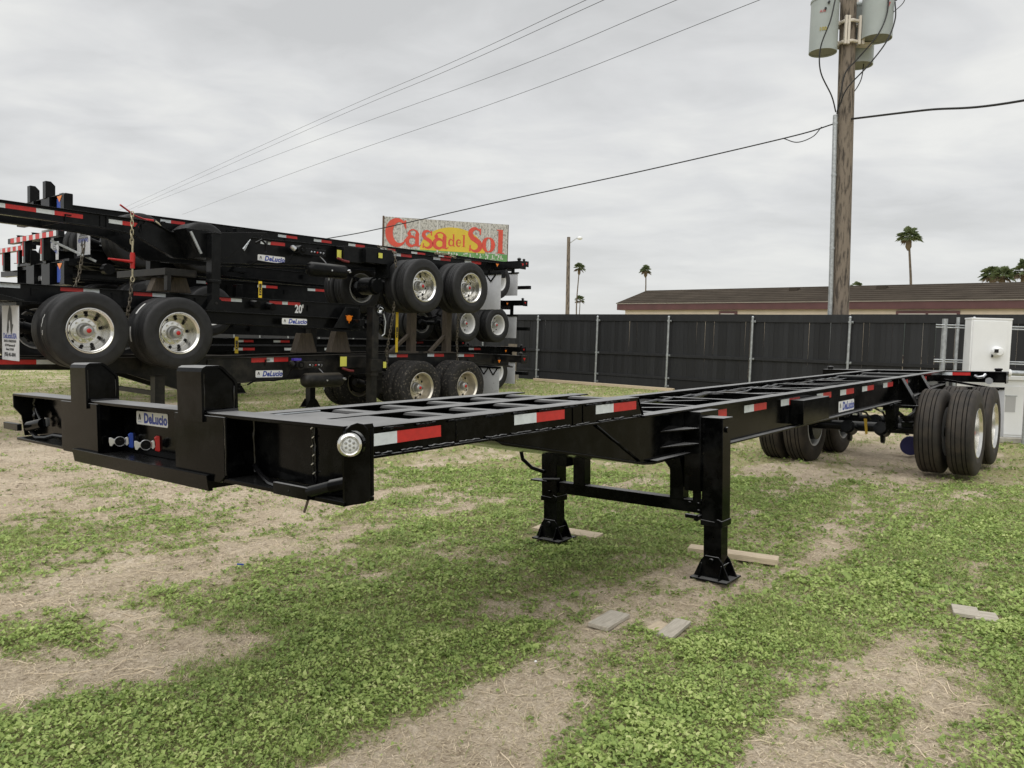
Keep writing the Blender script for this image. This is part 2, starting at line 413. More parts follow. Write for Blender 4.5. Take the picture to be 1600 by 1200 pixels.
def axle_set(parent, u, w, key, r=0.5, body=DPAINT, cv=(-0.33, 0.33)):
    mb = MB(); mb.cyl((u, -1.0, w), (u, 1.0, w), 0.062, body, 14)
    mb.cyl((u, 0.60, w), (u, 0.70, w), 0.205, body, 20); mb.cyl((u, -0.70, w), (u, -0.60, w), 0.205, body, 20)
    mb.build('axle', parent)
    for sv in cv:
        mb = MB()
        mb.cyl((u - 0.17, sv, w - 0.02), (u - 0.31, sv, w + 0.02), 0.085, body, 14); mb.cyl((u - 0.31, sv, w + 0.02), (u - 0.36, sv, w + 0.035), 0.07, body, 14)
        mb.cyl((u - 0.16, sv, w - 0.02), (u - 0.10, sv, w - 0.03), 0.012, GALV, 6)
        mb.prism([(u - 0.28, w + 0.02), (u - 0.2, w + 0.02), (u - 0.16, w - 0.13), (u - 0.2, w - 0.17), (u - 0.24, w - 0.15)], 'uw', sv - 0.02, sv + 0.02, body)
        mb.build('brake_chamber', parent)
    for side in (1, -1):
        wheel(parent, u, side * 1.082, w, key, True, side, r)
        wheel(parent, u, side * 0.755, w, key, False, side, r)
    mb = MB()
    for sv in (-0.47, 0.47):
        for k in range(5):
            L = 0.50 - k * 0.07
            mb.tube([(u + x * L, sv, w + 0.10 + 0.09 * x * x * (L / 0.5) - k * 0.013 + 0.05) for x in (-1, -0.5, 0, 0.5, 1)], 0.02, body, 4)
        mb.box((u - 0.07, sv - 0.06, w + 0.03), (u + 0.07, sv + 0.06, w + 0.09), body)
    mb.build('leaf_spring', parent)

def weld_line(parent, p, q, r=0.006, n=None, m=None, dash=None):
    p = Vector(p); q = Vector(q); L = (q - p).length; mb = MB()
    n = n or max(4, int(L / 0.03)); seg = []
    pts = [p + (q - p) * (i / n) + Vector((random.uniform(-1, 1), random.uniform(-1, 1), random.uniform(-1, 1))) * r * 0.35 for i in range(n + 1)]
    mb.tube(pts, r, m or WELD, 6, rs=[r * random.uniform(0.7, 1.25) for _ in pts])
    return mb.build('weld_bead', parent)

# ------------------------------------------------------------------ the trailer in front: axes fitted to image coordinates
def skew_root(name, label, cat, O, U, V, group=None):
    o = thing(name, label, cat, group=group)
    U = Vector(U).normalized(); V = (Vector(V) - U * U.dot(Vector(V))).normalized(); Y = -V; W = U.cross(Y)
    o.matrix_world = Matrix(((U.x, Y.x, W.x, O[0]), (U.y, Y.y, W.y, O[1]), (U.z, Y.z, W.z, O[2]), (0, 0, 0, 1)))
    return o
OX, OY, OZ = -1.287, 2.616, 1.188
T = skew_root('container_chassis', 'long gloss black gooseneck container chassis parked alone on its own wheels and landing legs', 'trailer',
              (OX, OY, OZ), (.635, .772, .018), (.772, -.635, .033))
# -- front bolster
WB = 0.086
mb = MB()
mb.box((0, -1.186, -0.011), (0.096, 1.128, 0), PAINT)
mb.box((WB, -1.175, -0.190), (WB + 0.010, 1.128, -0.011), PAINT)
mb.box((-0.002, -1.150, -0.203), (0.096, 1.128, -0.191), PAINT_SHADE)
mb.prism([(-0.004, -0.184), (0.004, -0.200), (0.060, -0.2035), (0.076, -0.196), (0.0785, -0.180), (0.0785, -0.030), (0.072, -0.012), (0.058, 0.001), (0.038, 0.006), (0.018, 0.002), (0.002, -0.010), (-0.004, -0.03)], 'uw', 1.124, 1.135, PAINT)
mb.prism([(0.0, -0.06), (0.0, -0.003), (0.09, -0.003), (0.09, -0.19), (0.04, -0.19), (0.03, -0.10)], 'uw', -1.188, -1.178, PAINT)
mb.build('front_bolster', T, bevel=0.002)
for a, b in ((-0.635, -0.300), (0.281, 0.577)):
    mb = MB()
    mb.prism([(a, -0.06), (a, -0.19), (a + 0.012, -0.206), (b - 0.03, -0.206), (b, -0.185), (b, -0.008), (a, -0.008)], 'vw', -0.007, 0.003, PAINT)
    for q in (a - 0.001, b - 0.009):
        mb.prism([(0.0, -0.0115), (WB, -0.0115), (WB, -0.19), (0.0, -0.19)], 'uw', q, q + 0.010, PAINT)
    mb.build('bolster_block', T, bevel=0.002)
mb = MB(); mb.prism([(-0.022, -0.186), (-0.008, -0.186), (0.0, -0.236), (-0.014, -0.236)], 'uw', -0.50, 0.497, PAINT_SHADE)
mb.build('skid_plate', T, bevel=0.002)
mb = MB(); mb.prism([(-0.006, -0.238), (-0.006, -0.206), (0.02, -0.206), (0.35, -0.219), (0.35, -0.238)], 'uw', -0.45, 0.45, PAINT_SHADE)
mb.build('pickup_plate', T, bevel=0.002)
for a, b in ((-0.512, -0.372), (0.318, 0.468)):
    mb = MB(); pr = [(-0.014, -0.028), (-0.014, 0.124), (-0.009, 0.136), (0.003, 0.142), (0.048, 0.142), (0.058, 0.137), (0.101, 0.096), (0.106, 0.084), (0.106, 0.0005)]
    inn = [(-0.006, -0.028), (-0.006, 0.122), (-0.003, 0.130), (0.005, 0.134), (0.046, 0.134), (0.054, 0.130), (0.094, 0.092), (0.098, 0.082), (0.098, 0.0005)]
    for (p1, q1), (p2, q2) in zip(zip(pr, inn), zip(pr[1:], inn[1:])):
        mb.prism([p1, p2, q2, q1], 'uw', a, b, PAINT)
    for s0, s1 in ((a + 0.006, a + 0.014), (b - 0.014, b - 0.006)):
        mb.prism([(-0.006, 0.0005)] + inn[1:], 'uw', s0, s1, PAINT)
    mb.build('container_stop', T, smooth=30)
    weld_line(T, (-0.005, b - 0.004, 0.008), (-0.005, b - 0.004, 0.118), 0.003)
    weld_line(T, (0.096, b - 0.004, 0.004), (0.096, b - 0.004, 0.078), 0.003)
    weld_line(T, (0.0, b + 0.004, 0.002), (0.10, b + 0.004, 0.002), 0.006)
for dv_, rr_ in ((0.0, 0.0042), (-0.012, 0.0028)):
    weld_line(T, (WB - 0.003, 0.895 + dv_, -0.016), (WB - 0.003, 0.895 + dv_, -0.180), rr_, 14)
for k in range(6):
    e_ = MB(); z_ = -0.030 - 0.025 * k; e_.beam((WB - 0.008, 0.884 + 0.006 * (k % 2), z_), (WB - 0.008, 0.894 + 0.006 * (k % 2), z_ + 0.006), 0.003, 0.003, SILVER); e_.build('weld_bead', T)
weld_line(T, (WB - 0.003, 0.592, -0.016), (WB - 0.003, 0.592, -0.18), 0.004, 14)
weld_line(T, (-0.004, 0.580, -0.01), (-0.004, 0.580, -0.18), 0.0035)
weld_line(T, (0.05, -1.08, -0.018), (0.05, -1.08, -0.15), 0.009, 12)
mb = MB(); mb.box((-0.014, 0.835, -0.202), (-0.002, 0.992, -0.170), PAINT); mb.cyl((-0.014, 0.91, -0.186), (-0.0165, 0.91, -0.186), 0.003, HOLE, 8); mb.build('lock_handle', T, bevel=0.002)
mb = MB(); mb.cyl((-0.002, 0.985, -0.182), (0.010, 1.072, -0.158), 0.0150, DPAINT, 20); mb.cyl((0.010, 1.064, -0.161), (0.024, 1.126, -0.146), 0.0185, PAINT, 20); mb.build('lock_pin', T)
mb = MB(); mb.tube([(0.075, 0.605, -0.158), (0.06, 0.64, -0.163), (0.04, 0.70, -0.176), (0.02, 0.77, -0.187), (0.004, 0.84, -0.186)], 0.0075, WELD, 8)
mb.build('air_hose', T)
mb = MB(); mb.tube([(0.02, 1.0, -0.194), (0.04, 1.05, -0.187), (0.05, 1.09, -0.184), (0.06, 1.12, -0.176)], 0.006, WELD, 8); mb.build('air_hose', T)
mb = MB(); mb.cyl((-0.006, 0.985, -0.20), (-0.004, 0.962, -0.238), 0.0034, WOODD, 8); mb.build('release_pin', T)
mb = MB(); mb.box((0.03, 1.10, -0.120), (0.045, 1.122, -0.108), SILVER); mb.build('hose_clip', T)
mb = MB(); mb.box((-0.03, -1.22, -0.155), (-0.012, -1.05, -0.125), DPAINT); mb.build('lock_handle', T, bevel=0.002)
mb = MB(); mb.cyl((0.02, -1.06, -0.140), (0.03, -0.93, -0.120), 0.022, PAINT, 16); mb.build('lock_pin', T)
mb = MB(); mb.tube([(0.02, -1.05, -0.155), (0.02, -0.98, -0.182), (0.03, -0.90, -0.178), (0.04, -0.84, -0.165), (0.05, -0.66, -0.165)], 0.010, WELD, 8); mb.build('air_hose', T)
mb = MB(); mb.tube([(0.06, -1.12, -0.03), (0.05, -1.05, -0.08), (0.05, -1.0, -0.13)], 0.006, WELD, 8); mb.build('air_hose', T)
mb = MB(); mb.prism(rounded(0.035, 0.035, 0.008), 'vw', 0.02, 0.03, SILVER); q = mb.build('hose_clip', T); q.location = (0.02, 0.93, -0.115)
for v0, w0, colr in ((-0.250, -0.1465, BLUE), (-0.045, -0.1435, RED)):
    mb = MB()
    mb.cyl((0.035, 0.0, 0), (-0.002, 0, 0), 0.010, SILVER, 12)
    mb.lathe([(0.001, 0.004), (0.015, 0.003), (0.0185, -0.004), (0.0190, -0.008), (0.0172, -0.0105), (0.0165, -0.0085)], (0, 0, 0), SILVER, 'u', 28)
    mb.prism([(-0.037, 0.014), (-0.030, 0.015), (-0.022, 0.009), (-0.012, 0.010), (-0.012, -0.010), (-0.022, -0.009), (-0.028, -0.018), (-0.035, -0.016), (-0.038, 0.0)], 'vw', -0.003, 0.006, SILVER)
    mb.prism([(0.012, 0.010), (0.024, 0.015), (0.028, 0.012), (0.029, -0.010), (0.022, -0.018), (0.016, -0.012)], 'vw', -0.003, 0.006, SILVER)
    ga = mb.build('air_coupling', T, bevel=0.001); ga.location = nat((0.052, v0, w0)); ga.rotation_euler = (0, 0, R(58))
    mb = MB(); mb.cyl((-0.0070, 0, 0), (-0.0098, 0, 0), 0.0164, GROOVE, 24); mb.cyl((-0.0098, 0, 0), (-0.0115, 0, 0), 0.005, DPAINT, 12); mb.build('rubber_seal', ga)
    mb = MB()
    mb.prism([(0.026, 0.024), (0.033, 0.030), (0.050, 0.029), (0.060, 0.019), (0.062, -0.006), (0.056, -0.023), (0.040, -0.028), (0.027, -0.022), (0.031, -0.004), (0.030, 0.010)], 'vw', -0.007, 0.012, colr)
    mb.build('cap', ga, bevel=0.003, label=('blue' if colr is BLUE else 'red') + ' air line cap')
decal(T, (WB - 0.0005, -0.066, -0.057), 0.236, 0.048, FRONT, 0.0)
mb = MB(); mb.lathe([(0.018, 0.008), (0.0205, 0.013), (0.024, 0.016), (0.0285, 0.013), (0.0315, 0.006), (0.032, -0.006), (0.030, -0.03), (0.001, -0.035)], (0, 0, 0), CHROME, 'v', 40)
lampo = mb.build('marker_lamp', T); lampo.location = nat((0.012, 1.137, -0.047)); lampo.rotation_euler = (0, 0, R(-40))
mb = MB(); mb.lathe([(0.0005, 0.0105), (0.012, 0.0100), (0.0178, 0.0078), (0.0180, 0.003)], (0, 0, 0), LENS, 'v', 28); mb.build('lens', lampo)
mb = MB()
for k in range(7):
    a = 2 * math.pi * (k + 0.5) / 6; rr = 0 if k == 6 else 0.0110
    mb.lathe([(0.0016, 0.0120), (0.0034, 0.0116), (0.0034, 0.0095)], (rr * math.cos(a), 0, rr * math.sin(a)), HUB, 'v', 10)
q = mb.build('led', lampo); q['kind'] = 'stuff'
mb = MB(); mb.cyl((0.03, 1.128, -0.047), (0.016, 1.136, -0.047), 0.034, PAINT, 24); mb.build('lamp_housing', T)
# -- gooseneck rails
def goose_rail(sg):
    mb = MB(); f = lambda v: sg * v
    mb.prism([(0.096, -0.216), (2.64, -0.216), (2.575, -0.10), (0.096, -0.10)], 'uw', f(0.452), f(0.462), PAINT)
    mb.prism([(0.096, -0.100), (2.58, -0.100), (2.58, -0.108), (0.096, -0.108)], 'uw', f(0.352), f(0.4685), PAINT)
    mb.prism([(0.096, -0.208), (2.64, -0.208), (2.64, -0.218), (0.096, -0.218)], 'uw', f(0.375), f(0.473), PAINT)
    mb.build('gooseneck_rail', T, bevel=0.0015)
goose_rail(1); goose_rail(-1)
mb = MB()
mb.prism([(0.096, -0.11), (2.70, -0.11), (2.76, -0.215), (0.096, -0.215)], 'uw', -0.02, -0.01, PAINT)
mb.prism([(0.096, -0.102), (2.70, -0.102), (2.70, -0.110), (0.096, -0.110)], 'uw', -0.065, 0.045, PAINT)
mb.build('centre_rail', T, bevel=0.0015)
# dashed welds on the near gooseneck rail
u = 0.70
while u < 2.5:
    L = random.uniform(0.09, 0.15)
    weld_line(T, (u, 0.4655, -0.111), (min(2.54, u + L), 0.4655, -0.111), 0.0055, 8, PAINT); u += L + random.uniform(0.03, 0.10)
u = 0.66
while u < 2.55:
    L = random.uniform(0.08, 0.16)
    weld_line(T, (u, 0.466, -0.205), (min(2.6, u + L), 0.466, -0.205), 0.006, 8, PAINT); u += L + random.uniform(0.02, 0.12)
weld_line(T, (1.10, 0.463, -0.110), (1.10, 0.463, -0.207), 0.004, 10, PAINT)
for uu in (1.945, 2.035):
    mb = MB(); mb.box((uu - 0.006, 0.4625, -0.207), (uu + 0.006, 0.4665, -0.110), PAINT); mb.build('stiffener', T)
weld_line(T, (2.578, 0.464, -0.10), (2.642, 0.464, -0.215), 0.005, 8, PAINT)
for u0, u1, order in ((0.600, 1.009, 'wr'), (1.480, 1.870, 'wr'), (2.150, 2.560, 'wr')):
    tape(T, u0, u1, -0.1275 if u0 < 1 else -0.119, -0.1245 if u0 < 1 else -0.1205, 0.4625, 0.046, order, fu=0.42)
# crossmembers of the gooseneck: round-edged channels and two cover plates
mb = MB()
for a, b, u0 in ((0.04, 0.352, 0.0), (-0.352, -0.062, 0.0)):
    us = (1.12, 1.42, 1.75, 2.10, 2.42)
    for uu in us:
        m2 = MB(); uu += 0.1 if a > 0 else 0
        m2.prism([(uu - 0.035, -0.118), (uu - 0.025, -0.108), (uu + 0.03, -0.106), (uu + 0.04, -0.112), (uu + 0.04, -0.16), (uu + 0.03, -0.16), (uu + 0.03, -0.125), (uu - 0.025, -0.125), (uu - 0.035, -0.17)], 'uw', a, b, PAINT)
        m2.build('crossmember', T, bevel=0.002)
    m2 = MB(); m2.box((0.62, a + 0.005, -0.112), (0.98, b - 0.005, -0.106), PAINT); m2.build('cover_plate', T, bevel=0.002)
m2 = MB(); m2.tube([(0.66, -0.29, -0.102), (0.66, -0.08, -0.102)], 0.004, GALV, 6); m2.tube([(0.66, -0.29, -0.102), (0.98, -0.30, -0.102)], 0.004, GALV, 6); m2.build('weld_bead', T, label='bare bright weld round the cover plate')
# -- neck (deep tapered box) and main rails
for sg in (1, -1):
    mb = MB()
    mb.prism([(1.36, -0.219), (2.74, -0.219), (2.74, -0.486), (2.64, -0.478), (1.40, -0.235)], 'uw', sg * 0.432, sg * 0.446, PAINT)
    mb.prism([(2.17, -0.220), (2.74, -0.220), (2.74, -0.478), (2.60, -0.462)], 'uw', sg * 0.4465, sg * 0.4515, PAINT)
    mb.build('neck_web', T, bevel=0.0015)
mb = MB()
mb.prism([(1.34, -0.222), (1.40, -0.236), (2.64, -0.480), (2.76, -0.492), (3.05, -0.492), (3.05, -0.503), (2.75, -0.503), (2.63, -0.491), (1.39, -0.247)], 'uw', -0.47, 0.47, PAINT_SHADE)
mb.build('neck_belly', T, bevel=0.002)
weld_line(T, (2.17, 0.453, -0.225), (2.62, 0.453, -0.470), 0.005, 16, PAINT)
L_MAIN = 11.05
for sg in (1, -1):
    ibeam('main_rail', T, [(2.60, -0.205), (L_MAIN, -0.205)], [(2.745, -0.490), (9.0, -0.490), (9.8, -0.44), (L_MAIN, -0.40)], sg * 0.445, PAINT, fw=0.10, tw=0.010, tf=0.012)
for u0, u1 in ((3.37, 3.80), (4.10, 4.52), (4.82, 5.25), (5.68, 6.08), (6.35, 6.79), (7.08, 7.51), (7.89, 8.31), (8.72, 9.02), (9.75, 10.05)):
    tape(T, u0, u1, -0.249, -0.249, 0.4502, 0.052, 'wr', fu=0.42)
mb = MB(); mb.box((5.02, 0.4520, -0.458), (5.675, 0.56, -0.262), PAINT); mb.build('tool_box', T, bevel=0.004)
decal(T, (6.55, 0.4505, -0.407), 0.49, 0.103, SIDE, 0.12)
# cross bracing between the main rails
for k, uu in enumerate((3.15, 3.75, 4.45, 5.25, 6.05, 6.95, 7.95)):
    m2 = MB(); m2.prism([(uu - 0.03, -0.235), (uu + 0.03, -0.235), (uu + 0.03, -0.245), (uu - 0.022, -0.245), (uu - 0.022, -0.33), (uu - 0.03, -0.33)], 'uw', -0.438, 0.438, PAINT); m2.build('crossmember', T, bevel=0.0015)
for a, b in ((3.2, 3.95), (3.95, 4.9), (5.0, 5.95), (5.95, 7.0), (7.0, 8.1)):
    m2 = MB(); m2.beam((a, -0.43, -0.250), (b, 0.43, -0.250), 0.05, 0.008, PAINT); m2.build('diagonal_brace', T)
for uu in (9.15, 10.25):
    m2 = MB(); m2.box((uu - 0.09, -0.438, -0.34), (uu + 0.09, 0.438, -0.222), DPAINT); m2.build('crossmember', T, bevel=0.02)
m2 = MB()
for j in range(4):
    pts = [(2.7 + i * 0.35, -0.36 + 0.025 * j + 0.03 * math.sin(i * 1.3 + j), -0.255 + 0.018 * math.sin(i * 2.1 + 2 * j)) for i in range(24)]
    m2.tube(pts, 0.010, WELD, 6)
m2.build('air_line', T)
# side outriggers near the axles
for uu in (8.55, 9.55):
    for sg in (1, -1):
        m2 = MB(); m2.prism([(sg * 0.452, -0.225), (sg * 0.49, -0.225), (sg * 0.64, -0.50), (sg * 0.64, -0.53), (sg * 0.452, -0.53)], 'vw', uu + 0.02, uu + 0.032, PAINT); m2.beam((uu + 0.026, sg * 0.49, -0.222), (uu + 0.026, sg * 0.645, -0.505), 0.13, 0.010, DPAINT, up=(0, sg, 0.6)); m2.box((uu - 0.05, sg * 0.452, -0.54), (uu + 0.28, sg * 0.66, -0.53), PAINT); m2.build('stiffener', T)
for sg in (1, -1):
    for uu in (8.30, 9.60, 10.75):
        m2 = MB(); m2.prism([(uu - 0.12, -0.49), (uu + 0.12, -0.49), (uu + 0.06, -0.80), (uu - 0.06, -0.80)], 'uw', sg * 0.40, sg * 0.50, PAINT); m2.build('spring_hanger', T, bevel=0.003)
    m2 = MB(); m2.box((8.05, sg * 0.41, -0.56), (10.6, sg * 0.49, -0.50), PAINT); m2.build('subframe', T, bevel=0.003)
# -- rear bolster
mb = MB()
mb.box((11.04, -1.190, -0.222), (11.26, 1.222, -0.210), PAINT); mb.box((11.05, -1.190, -0.36), (11.06, 1.222, -0.222), PAINT)
mb.box((11.24, -1.190, -0.36), (11.25, 1.222, -0.222), PAINT); mb.box((11.05, 1.205, -0.372), (11.26, 1.222, -0.222), PAINT); mb.box((11.05, -1.19, -0.372), (11.26, -1.175, -0.222), PAINT)
mb.box((11.04, -0.5, -0.46), (11.26, 0.5, -0.36), PAINT)
mb.build('rear_bolster', T, bevel=0.003)
for v in (-1.10, 1.12):
    m2 = MB(); m2.lathe([(0.04, 0), (0.04, 0.02), (0.055, 0.03), (0.045, 0.045), (0.001, 0.05)], (11.13, v, -0.212), PAINT, 'w', 14); m2.build('twist_lock', T)
m2 = MB(); m2.box((11.047, 0.44, -0.268), (11.0505, 0.58, -0.222), TWHITE); m2.box((11.047, 0.58, -0.268), (11.0505, 0.80, -0.222), TRED); m2.build('reflective_tape', T)
m2 = MB(); m2.box((11.00, 0.60, -0.45), (11.03, 1.12, -0.43), PAINT); m2.beam((10.9, 0.5, -0.33), (11.0, 1.15, -0.45), 0.03, 0.03, PAINT); m2.build('flap_bracket', T)
m2 = MB(); m2.cyl((11.02, 1.03, -0.335), (10.99, 1.03, -0.335), 0.045, SILVER, 18); m2.build('air_coupling', T, label='round silver lamp on the rear bolster')
m2 = MB(); m2.tube([(11.04, 0.86, -0.27), (11.0, 0.90, -0.29), (10.99, 0.96, -0.28), (11.03, 0.98, -0.25)], 0.022, SILVER, 8); m2.build('tow_hook', T)
m2 = MB(); m2.box((11.27, -0.9, -0.78), (11.37, 0.95, -0.68), PAINT)
for v in (-0.4, 0.4): m2.box((11.27, v - 0.05, -0.69), (11.33, v + 0.05, -0.36), PAINT)
m2.build('bumper', T, bevel=0.004)
for sg in (1, -1):
    m2 = MB(); m2.box((11.10, sg * 0.62, -1.10), (11.112, sg * 1.20, -0.45), FLAP); m2.build('mudflap', T)
    m2 = MB(); m2.box((11.08, sg * 0.50, -0.455), (11.14, sg * 1.20, -0.425), PAINT); m2.build('flap_bracket', T)
# -- landing gear
for sg, v0, v1, wg in ((1, 0.558, 0.694, -1.268), (-1, -0.694, -0.558, -1.215)):
    vm = (v0 + v1) / 2
    mb = MB(); mb.box((3.195, v0, -0.905), (3.315, v1, -0.262), PAINT)
    mb.box((3.185, v0 - 0.008, -0.262), (3.325, v1 + 0.010, -0.254), PAINT)
    mb.prism([(v0 - 0.004, -0.93), (v0 - 0.004, -0.895), (v0 + 0.09, -0.900), (v1 - 0.03, -0.880), (v1 + 0.004, -0.890), (v1 + 0.004, -0.93)], 'vw', 3.188, 3.322, PAINT)
    leg = mb.build('landing_leg', T, bevel=0.004)
    m2 = MB(); m2.box((3.205, v0 + 0.010, wg + 0.10), (3.305, v1 - 0.010, -0.93), PAINT); m2.build('leg_tube', leg, bevel=0.003)
    m2 = MB()
    m2.box((3.145, vm - 0.122, wg + 0.004), (3.365, vm + 0.122, wg + 0.016), DPAINT)
    for uu in (3.20, 3.31):
        m2.prism([(vm - 0.118, wg + 0.016), (vm + 0.118, wg + 0.016), (vm + 0.070, wg + 0.12), (vm + 0.045, wg + 0.15), (vm - 0.045, wg + 0.15), (vm - 0.070, wg + 0.12)], 'vw', uu - 0.006, uu + 0.006, PAINT)
    m2.prism([(3.15, wg + 0.016), (3.36, wg + 0.016), (3.32, wg + 0.10), (3.19, wg + 0.10)], 'uw', v0 - 0.002, v0 + 0.006, PAINT)
    m2.prism([(3.15, wg + 0.016), (3.36, wg + 0.016), (3.32, wg + 0.10), (3.19, wg + 0.10)], 'uw', v1 - 0.006, v1 + 0.002, PAINT)
    m2.cyl((3.18, vm, wg + 0.12), (3.33, vm, wg + 0.12), 0.018, PAINT, 10)
    m2.build('foot', leg, bevel=0.002)
    m2 = MB(); m2.box((3.17, sg * 0.452, -0.72 if sg > 0 else -0.66), (3.43, sg * 0.560, -0.222), PAINT)
    m2.build('leg_bracket', T, bevel=0.004)
    m2 = MB()
    for ww in (-0.325, -0.42):
        m2.prism([(2.86, sg * 0.452), (3.17, sg * 0.452), (3.17, sg * 0.555)], 'uv', ww - 0.004, ww + 0.004, PAINT)
    m2.build('gusset', T)
    m2 = MB()
    m2.prism([(sg * 0.245, -0.505), (sg * 0.400, -0.505), (sg * 0.425, -0.66), (sg * 0.425, -0.790), (sg * 0.330, -0.790), (sg * 0.330, -0.60)], 'vw', 3.21, 3.29, PAINT)
    m2.build('brace_leg', T, bevel=0.003)
mb = MB(); mb.box((3.215, -0.555, -0.865), (3.285, 0.556, -0.785), PAINT); mb.box((3.19, 0.50, -0.80), (3.20, 0.556, -0.70), PAINT); mb.build('cross_tube', T, bevel=0.004)
m2 = MB(); m2.cyl((3.18, 0.53, -0.89), (3.26, 0.53, -0.89), 0.02, PAINT, 8); m2.cyl((3.16, 0.47, -0.875), (3.16, 0.545, -0.875), 0.014, PAINT, 8)
for vv, ww in ((0.48, -0.80), (0.54, -0.80), (0.54, -0.845), (-0.62, -0.775), (-0.62, -0.86)): m2.cyl((3.195, vv, ww), (3.180, vv, ww), 0.010, PAINT, 6)
m2.build('bolt', T)['kind'] = 'stuff'
m2 = MB(); m2.tube([(3.10, -0.80, -0.50), (3.10, -0.81, -0.56), (3.11, -0.80, -0.63), (3.14, -0.74, -0.69), (3.19, -0.67, -0.72)], 0.014, PAINT, 8); m2.build('crank_handle', T)
m2 = MB(); m2.box((3.10, -0.72, -0.775), (3.17, -0.58, -0.765), PAINT); m2.cyl((3.12, -0.62, -0.76), (3.12, -0.47, -0.745), 0.012, PAINT, 6); m2.build('bolt', T)['kind'] = 'stuff'
for v in (0.565, 0.69):
    for k in range(5):
        pass
m2 = MB()
for k in range(5): m2.cyl((3.196, 0.571, -0.30 - 0.045 * k), (3.190, 0.571, -0.30 - 0.045 * k), 0.006, WELD, 6)
m2.cyl((3.25, 0.694, -0.33), (3.25, 0.706, -0.33), 0.018, PAINT, 8)
m2.build('bolt', T)['kind'] = 'stuff'
# -- axles and wheels stand on the ground: convert their height under the tilted frame
def w_at(u, v, z): return z - OZ - u * .018 - v * .033
for uu in (8.99, 10.235):
    axle_set(T, uu, w_at(uu, 0, 0.497), 'new', 0.497, DPAINT, cv=(-0.14, 0.24))
m2 = MB()
m2.prism([(0.115, -0.70), (0.150, -0.70), (0.160, -0.88), (0.135, -0.89)], 'vw', 8.42, 8.425, mat('shaded_yellow_tag', (0.32, 0.20, 0.01), 0.5)); m2.build('warning_tag', T)  # yellow darkened to paint in the shade under the frame
m2 = MB()
for a_, b_ in (((8.4, 0.0, -0.6), (8.5, 0.18, -0.72)), ((8.4, -0.25, -0.58), (8.45, -0.1, -0.70)), ((8.4, 0.2, -0.55), (8.5, 0.36, -0.75))): m2.tube([a_, tuple((p + q) / 2 + 0.03 for p, q in zip(a_, b_)), b_], 0.012, WELD, 6)
m2.build('air_hose', T)['kind'] = 'stuff'
for v_, w_ in ((0.0, -0.66), (-0.20, -0.64), (0.30, -0.60)):
    m2 = MB(); m2.box((8.38, v_, w_), (8.42, v_ + 0.05, w_ + 0.02), SILVER); m2.build('fitting', T)

# ------------------------------------------------------------------ stacked chassis: all share the direction S
C0 = Vector((-6.328, 10.59, 0)); SD = Vector((0.647, 0.763, 0)); ND = Vector((0.763, -0.647, 0)); SANG = math.atan2(SD.y, SD.x)
def stack_root(name, label, s0, v0, z0=0.0, group='chassis stacked three high'):
    return thing(name, label, 'trailer', C0 + SD * s0 + ND * v0 + Vector((0, 0, z0)), SANG, group)
def mudflap(parent, s, z0, z1, v0, v1, m=FLAP, upside=False, text=True, bracket=True, rot=0.0):
    w = abs(v1 - v0); h = z1 - z0
    e = MB(); e.box((s - 0.006, v0, z0), (s + 0.006, v1, z1), m); f = e.build('mudflap', parent, bevel=0.003)
    if bracket:
        e = MB(); zt = z0 if upside else z1
        e.box((s - 0.03, min(v0, v1) - 0.02, zt - 0.02), (s + 0.03, max(v0, v1) + 0.02, zt + 0.02), DPAINT); e.build('flap_bracket', f)
    if text:
        n = 1 if text == 'rear' else 1
        # seen from the -u side
        up = (0, 0, -1) if upside else (0, 0, 1)
        right = (0, 1, 0) if upside else (0, -1, 0)
        vc = (v0 + v1) / 2; c = (s - 0.007, vc, (z0 + z1) / 2)
        F = frame(right, up, nat(c)); k = 1
        for nm, me, y in (('logo', flat_poly([((x - .5) * w * 0.42, (y - .5) * w * 0.62) for x, y in RH], DECK), h * 0.22),
                          ('lettering', text_mesh('DeLucioUSA', w * 0.155, DECB, 0.0004, w * 0.004), -h * 0.07),
                          ('lettering', text_mesh('TRUCK & TRAILER SALES', w * 0.068, DECK, 0.0004, w * 0.002), -h * 0.16),
                          ('lettering', text_mesh('1217 W Expressway 83', w * 0.065, DECK, 0.0004, w * 0.002), -h * 0.235),
                          ('lettering', text_mesh('Donna, TX 78537', w * 0.065, DECK, 0.0004, w * 0.002), -h * 0.305),
                          ('lettering', text_mesh('(956) 461-0044', w * 0.11, DECK, 0.0004, w * 0.003), -h * 0.40)):
            o = bpy.data.objects.new(nm, me); C.objects.link(o); o.parent = f
            o.matrix_basis = F @ Matrix.Translation((0, y, 0.001))
    return f
